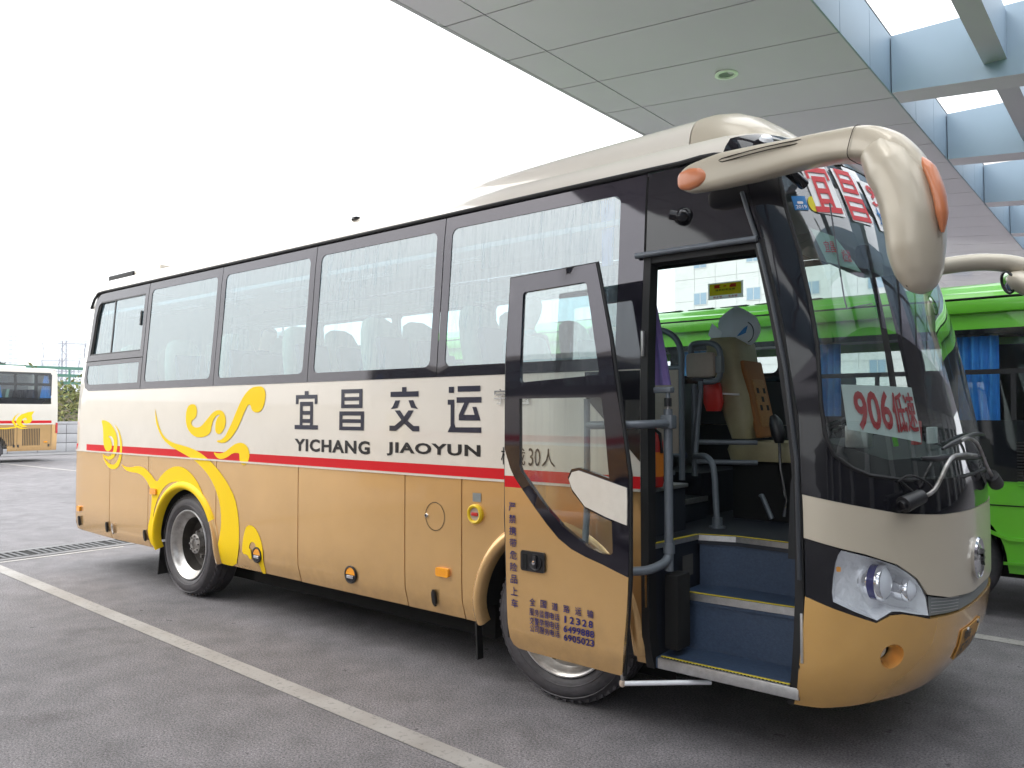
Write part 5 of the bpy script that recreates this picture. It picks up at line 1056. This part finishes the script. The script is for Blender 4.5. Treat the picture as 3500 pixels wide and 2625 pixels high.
mb=MB(); mb.loft([ring(1.86,.36,.47,1.30,1.34,.6,16),ring(1.92,.34,.49,1.29,1.35,.6,16),ring(2.06,.34,.47,1.29,1.35,.6,16),ring(2.08,.36,.44,1.30,1.34,.6,16)],'red_plastic'); ro=mb.build('red_bag',None,50,loc=(.42,1.32,1.86)); tag(ro,'bright red plastic bag hanging behind the grey rail beside the driver seat','plastic bag')
# passengers ------------------------------------------------------------------------
def person(pos,rot,label,top,bottom,pose,hairm='hair',short=False):
    J={'pel':(0,0,.0),'wai':(-.03,0,.16),'che':(-.05,0,.34),'nb':(-.05,0,.47),'nt':(-.02,0,.55),'hd0':(.0,0,.60),'hd1':(.01,0,.70),'hd2':(.0,0,.77)}
    Rr={'pel':.14,'wai':.125,'che':.14,'nb':.07,'nt':.052,'hd0':.072,'hd1':.092,'hd2':.06}
    E=[('pel','wai'),('wai','che'),('che','nb'),('nb','nt'),('nt','hd0'),('hd0','hd1'),('hd1','hd2')]
    for s,k in ((1,'l'),(-1,'r')):
        sh,el,wr=pose[k]; J[k+'s']=(-.05,s*.18,.42); Rr[k+'s']=.062; J[k+'e']=(el[0],s*el[1],el[2]); Rr[k+'e']=.046; J[k+'w']=(wr[0],s*wr[1],wr[2]); Rr[k+'w']=.03
        E+=[('che',k+'s'),(k+'s',k+'e'),(k+'e',k+'w')]
        d=(Vector(J[k+'w'])-Vector(J[k+'e'])).normalized(); J[k+'p']=tuple(Vector(J[k+'w'])+d*.06); Rr[k+'p']=.034; E.append((k+'w',k+'p'))
        side=Vector((0,0,1)).cross(d).normalized(); nrm=d.cross(side)
        for q in range(4):
            a=Vector(J[k+'p'])+side*((q-1.5)*.019)+d*.012; ln=(.06,.07,.066,.05)[q]
            J[k+f'f{q}a']=tuple(a+d*ln*.5-nrm*.008); J[k+f'f{q}b']=tuple(a+d*ln*.85-nrm*.028); Rr[k+f'f{q}a']=.009; Rr[k+f'f{q}b']=.008; E+=[(k+'p',k+f'f{q}a'),(k+f'f{q}a',k+f'f{q}b')]
        a=Vector(J[k+'w'])+d*.03; J[k+'t']=tuple(a+side*.035*s+d*.03); Rr[k+'t']=.010; E.append((k+'w',k+'t'))
        J[k+'h']=(.05,s*.09,-.03); J[k+'k']=(.44,s*.11,.02); J[k+'a']=(.42,s*.11,-.38); J[k+'o']=(.56,s*.12,-.43)
        for n_,r in (('h',.095),('k',.062),('a',.04),('o',.035)): Rr[k+n_]=r
        E+=[('pel',k+'h'),(k+'h',k+'k'),(k+'k',k+'a'),(k+'a',k+'o')]
    names=list(J); me=bpy.data.meshes.new('body'); tilt=Matrix.Rotation(R(pose.get('nod',0)),3,'Y'); nk=Vector(J['nt'])
    co=[]
    for n_ in names:
        p=Vector(J[n_]); 
        if n_ in('hd0','hd1','hd2'): p=nk+tilt@(p-nk)
        co.append(p)
    me.from_pydata(co,[(names.index(a),names.index(b)) for a,b in E],[]); ob=bpy.data.objects.new('tmp',me); COL.objects.link(ob)
    ob.modifiers.new('s','SKIN'); ob.modifiers.new('u','SUBSURF').levels=2
    for i,n_ in enumerate(names): sv=me.skin_vertices[0].data[i]; sv.radius=(Rr[n_]*(1.0),Rr[n_]*(1.25 if n_ in('pel','wai','che') else 1.0)); sv.use_root=(n_=='pel')
    bpy.context.view_layer.update(); bm_=bpy.data.meshes.new_from_object(ob.evaluated_get(bpy.context.evaluated_depsgraph_get())); bpy.data.objects.remove(ob)
    hd=nk+tilt@(Vector(J['hd1'])-nk); fx=tilt@Vector((1,0,0))
    for v in bm_.vertices:                                     # nose, brow and chin on the front of the head
        d=v.co-hd
        if d.length<.16 and v.co.z>nk.z+.02:
            l=tilt.transposed()@d
            if l.x>.05 and abs(l.y)<.02 and -.05<l.z<.0: v.co+=fx*.022
            if l.x>.04 and .015<abs(l.y)<.045 and -.01<l.z<.025: v.co-=fx*.009
    for m in ('skin',top,bottom,hairm): bm_.materials.append(M[m])
    for p in bm_.polygons:
        c=p.center; p.use_smooth=True; l=tilt.transposed()@(c-hd); k=0
        if (c-hd).length<.15 and c.z>nk.z+.0: k=3 if (l.z>.035 or l.x<-.01 and l.z>-.05) else 0
        elif c.z<.07 and c.x>-.3 and (abs(c.y)<.26) and not any((c-Vector(J[s+q])).length<.16 for s in 'lr' for q in 'wp'): k=0 if (short and (c.x>.40 and c.z<-.06)) else 2
        elif c.z<nk.z-.04: 
            k=1
            for s in 'lr':
                e,w_=Vector(J[s+'e']),Vector(J[s+'w']); 
                if (c-w_).length<.17 or (c-(e+w_)/2).length<.11 or (c-e).length<.05: k=0
        p.material_index=k
    bm_.name='person'; o=bpy.data.objects.new('person',bm_); COL.objects.link(o); o.location=pos; o.rotation_euler=(0,0,rot); tag(o,label,'person'); return o
P1={'l':(0,(.10,.24,.20),(.34,.12,.16)),'r':(0,(.08,.25,.18),(.32,.10,.20)),'nod':24}
P2={'l':(0,(.02,.26,.16),(.24,.16,.06)),'r':(0,(.02,.26,.16),(.24,.16,.06)),'nod':4}
person((-3.98,.46,DK+.60),0,'person in grey top bent forward over a phone, seated at the middle side window','shirt_grey','shorts',P1,short=True)
person((-.72,.60,DK+.60),0,'person in pale cyan shirt seated at the front window, behind the open door glass','shirt_cyan','trousers',P2)
person((-.60,1.68,DK+.56),0,'person in white shirt seated across the aisle behind the driver','shirt_white','trousers',P2)
# ------------------------------------------------------------------ the green bus alongside
GY=4.2
gb=empty('green_bus',(-1.5,5.3,0),'bright green bus with black window band parked on the far side of the gold coach','bus')
GS_=lambda x,z,d=0.:(x,GY+max(0,z-1.3)*.055-d+ (.0 if z>.55 else (.55-z)*.15),z)
mb=MB(); X0g,X1g=-6.2,2.75
arch_g=lambda c,r,n=20:[(c+r*math.cos(math.pi-math.pi*k/n),.5+r*math.sin(math.pi-math.pi*k/n)) for k in range(n+1)]
low=[(X0g,.42),(-4.6,.42)]+arch_g(-4.05,.55)+[(-3.5,.42),(.78,.42)]+arch_g(1.30,.55)+[(1.86,.42),(X1g,.42),(X1g,1.235),(X0g,1.235)]
patch(mb,low,'green_paint',fn=GS_,res=.2,th=.02)
for z0,z1 in ((2.62,2.9),): patch(mb,B(X0g,X1g,z0,z1),'green_paint',fn=GS_,off=.004,res=.3)
sec=[(GY+.088,2.90),(GY+.14,2.96),(GY+.30,3.0),(GY+.34,3.04),(GY+.55,3.10),(GY+1.1,3.13),(GY+1.7,3.10),(GY+2.1,2.96),(GY+2.14,2.60)]
mb.loft([[(x,y,z) for y,z in sec] for x in (X0g,-5,-3,-1,1,2.2,X1g)],'green_paint',False,False)
for a_,b_ in ((X0g,X1g),): mb.add([(a_,GY+2.2,.42),(b_,GY+2.2,.42),(b_,GY+2.18,1.75),(a_,GY+2.18,1.75)],[(0,1,2,3)],'green_paint')
mb.add([(1.0,GY+2.16,1.75),(X1g,GY+2.16,1.75),(X1g,GY+2.12,2.62),(1.0,GY+2.12,2.62)],[(0,1,2,3)],'grey_box')  # dark sheet added to block the bright sky behind the end windows
for x in (X0g+.05,-3.2,-.4,2.0): mb.add([(x,GY+2.18,1.75),(x+.12,GY+2.18,1.75),(x+.12,GY+2.14,2.62),(x,GY+2.14,2.62)],[(0,1,2,3)],'green_paint')
for x in (X0g,X1g): mb.add([(x,y,z) for y,z in sec[::-1]]+[(x,GY+.09,2.9),(x,GY,1.3),(x,GY,.42)][0:0]+[(x,GY+.088,2.9),(x,GY,1.3),(x,GY+.02,.42),(x,GY+2.2,.42)],[tuple(range(len(sec)+4))],'green_paint')
mb.build('body_shell',gb,ang=35)
mb=MB(); mb.tube([(X0g,GY+.07,2.905),(X1g,GY+.07,2.905)],.012,'void',6); mb.tube([(X0g+.2,GY+.335,3.015),(X1g-.3,GY+.335,3.015)],.008,'void',6); mb.tube([(X0g,GY-.002,1.02),(X1g,GY-.002,1.02)],.006,'void',6); mb.build('roof_seam',gb)
mb=MB(); mb.box(-6.0,1.2,GY+.02,GY+.09,2.775,2.895,'green_paint',.025); mb.box(1.21,2.6,GY+.02,GY+.09,2.765,2.89,'green_paint',.025); mb.build('cant_rail',gb)
mb=MB()
for k in range(9): mb.box(-3.6+k*.42,-3.25+k*.42,GY+.50,GY+.62,3.085,3.10,'void',.004,Matrix.Rotation(R(-8),3,'Z'))
mb.build('roof_vents',gb)
for P in ([(1.72,.80),(1.86,.74),(X1g,.745),(X1g,.715),(1.86,.71),(1.70,.77)],[(1.82,.52),(X1g,.525),(X1g,.50),(1.82,.495)]):
    mb=MB(); patch(mb,P,'green_paint',fn=GS_,off=.02,res=.3,th=.02); mb.build('side_crease',gb)
# window band: black surround with glazed openings
wins=[(-5.9,-4.5),(-4.4,-3.0),(-2.9,-1.5),(-1.4,0.0)]
hl=[rrect(a,b,1.78,2.56,.05) for a,b in wins]+[rrect(.12,1.35,1.78,2.56,.05)]
lastw=[(1.46,1.78),(2.30,1.78),(2.30,2.2),(2.25,2.35),(2.12,2.48),(1.95,2.555),(1.80,2.57),(1.46,2.57)]
mb=MB(); patch(mb,B(X0g,X1g,1.235,2.62),'dark_glass_band',hl+[lastw],fn=GS_,off=.006,res=.25,th=.01); mb.build('window_band',gb)
for h in hl+[lastw]:
    mb=MB(); patch(mb,h,'green_bus_glass',fn=GS_,off=0,res=.4); w_=mb.build('window',gb)
    x0=min(p[0] for p in h); x1=max(p[0] for p in h); mb=MB(); patch(mb,B(x0,x1,2.20,2.245),'dark_plastic',fn=GS_,off=.012,res=.5,th=.02); patch(mb,B((x0+x1)/2+.02,(x0+x1)/2+.06,1.78,2.2),'dark_plastic',fn=GS_,off=.010,res=.5,th=.02); mb.build('window_frame',w_)
def gcurtain(x,w_):
    mb=MB(); rings=[[(x+w_*(j/30-.5),GY+.16+.028*math.sin(j*.95+.2*k),2.56-.8*k/5) for j in range(31)] for k in range(6)]; mb.loft(rings,'blue_curtain',False,False); mb.loft([[(p[0],p[1]+.004,p[2]) for p in r] for r in rings],'blue_curtain',False,False); mb.build('curtain',gb,ang=80)
for x,w_ in ((1.63,.34),(.25,.3),(-1.25,.3),(-2.75,.3),(-.15,.22),(-4.3,.3)): gcurtain(x,w_)
mb=MB(); mb.box(X0g+.1,X1g-.1,GY+1.2,GY+1.25,.6,1.29,'grey_box'); mb.box(X0g+.1,X1g-.1,GY+.15,GY+2.1,1.30,1.34,'vinyl_dark'); mb.box(X0g+.1,X1g-.1,GY+.15,GY+2.1,2.7,2.74,'interior_grey'); mb.build('cabin_lining',gb)
for x in (-5.2,-4.3,-3.4,-2.5,-1.6,-.7,.2,1.1,2.0):
    mb=MB(); mb.box(x,x+.12,GY+.25,GY+1.0,1.4,2.25,'seat_blue',.04); mb.build('seat',gb)
mb=MB()
for k in range(15): mb.box(1.94,2.42,GY-.014,GY+.0,1.20+k*.027,1.212+k*.027,'green_paint' if k<2 else 'rubber',.003)
mb.build('side_grille',gb)
for x in (-4.05,1.30):
    e=empty('wheel',(x,GY+.06,.48),parent=gb); mb=MB(); mb.lathe([(.30,.0),(.33,.02),(.40,.03),(.45,.01),(.475,-.03),(.475,-.22),(.4,-.24)],(x,GY+.09,.48),(0,-1,0),'tyre',48); mb.build('tyre',e)
    mb=MB(); mb.lathe([(.30,0),(.29,-.03),(.26,-.06),(.15,-.07),(.13,.0),(0,.0)],(x,GY+.09,.48),(0,-1,0),'steel',32); mb.build('rim',e)
mb=MB()
for c in (-4.05,1.30): pr=[(c+.56*math.cos(a),.5+.56*math.sin(a)) for a in [math.pi*k/16 for k in range(17)]]; mb.loft([[(x,GY+.03,z) for x,z in pr],[(x,GY+.5,z) for x,z in pr]],'void',False,False); mb.add([(x,GY+.5,z) for x,z in pr],[tuple(range(17))],'void')
mb.box(X0g+.1,X1g-.1,GY+.5,GY+2.1,.3,1.0,'void'); mb.build('underbody',gb)
# ------------------------------------------------------------------ coaches of the same fleet
def fleet(loc,rotz,label):
    """local frame: +x forward, near side (y=0) facing -y, rear at x=0"""
    rm=Matrix.Rotation(rotz,3,'Z')@Matrix(((1,0,0),(0,-1,0),(0,0,1))); L0=Vector(loc); T=lambda p:tuple(rm@Vector(p)+L0)
    F=lambda x,z,d=0.:T((x,-d+(max(0,z-2.0)*.07)+(max(0,.5-z)*.2)+(.0 if x>.28 else (.28-x)**2*1.2),z))
    Lg=9.2; e=empty('coach',loc,label,'coach'); mb=MB()
    patch(mb,B(.02,Lg,1.40,2.17),'white_paint',fn=F,res=.15); patch(mb,[(.02,2.17),(.28,2.17),(.28,3.36),(Lg,3.36),(Lg,3.5),(.08,3.48),(.02,3.3)],'white_paint',fn=F,res=.15)
    low=[(.05,.42),(1.75,.42)]+[(2.35-.6*math.cos(math.pi*k/16),.5+.6*math.sin(math.pi*k/16)) for k in range(17)]+[(2.97,.42),(6.4,.42)]+[(7.0-.6*math.cos(math.pi*k/16),.5+.6*math.sin(math.pi*k/16)) for k in range(17)]+[(7.62,.42),(Lg,.40),(Lg,1.40),(.02,1.40)]
    patch(mb,low,'gold_paint',fn=F,res=.15)
    patch(mb,B(.26,Lg,1.45,1.55),'red_stripe',fn=F,off=.004,res=.4); patch(mb,B(.26,Lg,1.41,1.43),'clear_lens',fn=F,off=.004,res=.4)
    for x in (.26,1.42,3.0,4.5): patch(mb,B(x,x+.014,.47,1.40),'seam',fn=F,off=.003,res=.4)
    lf=[(.86,1.90),(1.06,1.87),(1.30,1.78),(1.42,1.66),(1.48,1.52),(1.42,1.40),(1.25,1.30),(1.10,1.33),(1.22,1.38),(1.30,1.48),(1.26,1.60),(1.16,1.66),(1.10,1.60),(1.14,1.56),(1.20,1.60),(1.24,1.50),(1.14,1.43),(1.0,1.46),(.92,1.58),(.95,1.74)]
    patch(mb,lf,'yellow_decal',fn=F,off=.006,res=.1); patch(mb,[(1.36,1.84),(1.54,1.70),(1.62,1.52),(1.5,1.33),(1.3,1.24),(1.05,1.26),(1.25,1.28),(1.44,1.38),(1.54,1.53),(1.48,1.70)],'yellow_decal',fn=F,off=.006,res=.1)
    patch(mb,[(1.5,1.33),(1.8,1.28),(2.3,1.30),(2.6,1.22),(2.3,1.26),(1.8,1.24),(1.45,1.29)],'yellow_decal',fn=F,off=.006,res=.1)
    ys=[.10,.3,1.22,2.14,2.34]
    rings=[[T((x+ (.0 if x>.1 else .02),y,z)) for y,z in ((.105,3.49),(.3,3.53),(.8,3.56),(1.22,3.57),(1.64,3.56),(2.14,3.53),(2.335,3.49),(2.44,2.0),(2.44,.42))] for x in (.04,1,3,6,9,Lg)]; mb.loft(rings,'white_paint',False,False)
    mb.add([T(p) for p in ((.0,.33,.42),(.0,2.3,.42),(.0,2.3,2.0),(.06,2.25,3.5),(.06,.3,3.5),(.0,.33,2.0))],[tuple(range(6))],'white_paint'); mb.add([T(p) for p in ((Lg,0,.42),(Lg,2.44,.42),(Lg,2.44,2.0),(Lg,2.335,3.5),(Lg,.10,3.5),(Lg,0,2.0))],[tuple(range(6))],'black_gloss')
    mb.build('body_shell',e,ang=35)
    holes=[[(.36,2.40),(.48,2.34),(.74,2.34),(.74,2.86),(.30,2.86),(.30,2.50)],rrect(.34,.74,2.96,3.26,.04)]
    xs=[.82,1.50,2.15,3.65,5.15,6.65,8.1]
    for a,b in zip(xs,xs[1:]): holes+= [rrect(a+.04,b-.04,2.40,2.86,.03),rrect(a+.04,b-.04,2.95,3.28,.03)] if a<2 else [rrect(a+.04,b-.04,2.36,3.28,.05)]
    mb=MB(); patch(mb,[(.27,2.52),(.60,2.17),(Lg,2.17),(Lg,3.36),(.30,3.36),(.24,3.28)],'dark_glass_band',holes,fn=F,off=.004,res=.2,th=.008); wb=mb.build('window_band',e)
    for h in holes: mb=MB(); patch(mb,h,'far_coach_glass',fn=F,off=0,res=.4); mb.build('pane',wb)
    mb=MB(); mb.add([T(p) for p in ((.3,2.33,2.3),(Lg,2.33,2.3),(Lg,2.30,3.3),(.3,2.30,3.3))],[(0,1,2,3)],'far_coach_glass'); mb.add([T(p) for p in ((.1,.1,1.7),(Lg,.1,1.7),(Lg,2.3,1.7),(.1,2.3,1.7))],[(0,1,2,3)],'grey_box'); mb.add([T(p) for p in ((.1,.3,3.38),(Lg,.3,3.38),(Lg,2.3,3.38),(.1,2.3,3.38))],[(0,1,2,3)],'interior_grey'); mb.build('cabin_lining',e)
    for k in range(8):
        mb=MB(); x=.9+k*.9
        for y in (.4,1.0,1.6,2.1): mb.loft([[T((x+q*.05+s[0],y+s[1],z)) for s in ((-.05,-.2),(.05,-.2),(.05,.2),(-.05,.2))] for q,z in ((0,1.8),(-1,2.3),(-2,2.62),(-2.4,2.72))],'seat_fabric' if k%2 else 'seat_blue')
        mb.build('seat_row',e)
    for x in (.42,2.1):
        mb=MB(); mb.loft([[T((x+.14*(j/12-.5)*(1+.5*k),.16+.02*math.sin(j*1.6),3.28-.22*k)) for j in range(13)] for k in range(5)],'blue_curtain',False,False); mb.build('curtain',e,ang=80)
    for x0 in (.66,1.52):
        mb=MB()
        for k in range(11): patch(mb,B(x0+k*.056,x0+.030+k*.056,.62,1.25),'seam',fn=F,off=.004,res=.7,th=.0)
        mb.build('engine_grille',e)
    mb=MB(); patch(mb,rrect(.40,.52,.715,.765,.015),'orange_lens',fn=F,off=.02,res=.2,th=.02); mb.build('side_marker',e)
    for x in (.32,1.36,1.50): mb=MB(); patch(mb,B(x,x+.06,.56,.66),'dark_plastic',fn=F,off=.012,res=.2,th=.01); mb.build('panel_latch',e)
    mb=MB(); mb.add([F(.012,1.06,.02),F(.10,1.06,.012),F(.10,1.46,.012),F(.012,1.46,.02)],[(0,1,2,3)],'red_lens'); mb.add([T((-.02,.2,1.06)),T((-.02,.45,1.06)),T((-.02,.45,1.46)),T((-.02,.2,1.46))],[(0,1,2,3)],'red_lens'); mb.build('tail_lamp',e)
    mb=MB(); mb.loft([[T((x,y,3.56+h)) for y,h in ((.5,-.03),(.6,.05),(1.84,.05),(1.94,-.03))] for x in (1.0,1.1,3.4,3.6)],'white_paint',False,False); mb.build('roof_unit',e)
    for x in (2.35,7.0):
        w_=empty('wheel',T((x,.07,.515)),parent=e); mb=MB(); mb.lathe([(.34,0),(.36,.02),(.43,.03),(.49,.0),(.51,-.04),(.51,-.25),(.4,-.27)],T((x,.07,.515)),rm@Vector((0,-1,0)),'tyre',44); mb.build('tyre',w_)
        mb=MB(); mb.lathe([(.35,0),(.33,-.01),(.30,-.06),(.22,-.16),(.1,-.16),(.09,-.06),(0,-.06)],T((x,.07,.515)),rm@Vector((0,-1,0)),'steel',32); mb.build('rim',w_)
    mb=MB(); mb.add([T(p) for p in ((.2,.5,.5),(Lg,.5,.5),(Lg,2.0,.5),(.2,2.0,.5))],[(0,1,2,3)],'void'); 
    for c in (2.35,7.0): mb.add([T(p) for p in ((c-.62,.45,.3),(c+.62,.45,.3),(c+.62,.45,1.15),(c-.62,.45,1.15))],[(0,1,2,3)],'void'); mb.add([T(p) for p in ((c-.62,.02,1.13),(c+.62,.02,1.13),(c+.62,.45,1.13),(c-.62,.45,1.13))],[(0,1,2,3)],'void')
    mb.build('underbody',e); return e
fleet((-29.8,8.34,0),R(-90),'distant gold and white coach at the left edge, its rear corner toward the grey wall')
fleet((-9.2,-5.9,0),0,'gold and white coach parked two bays across, facing the open door')
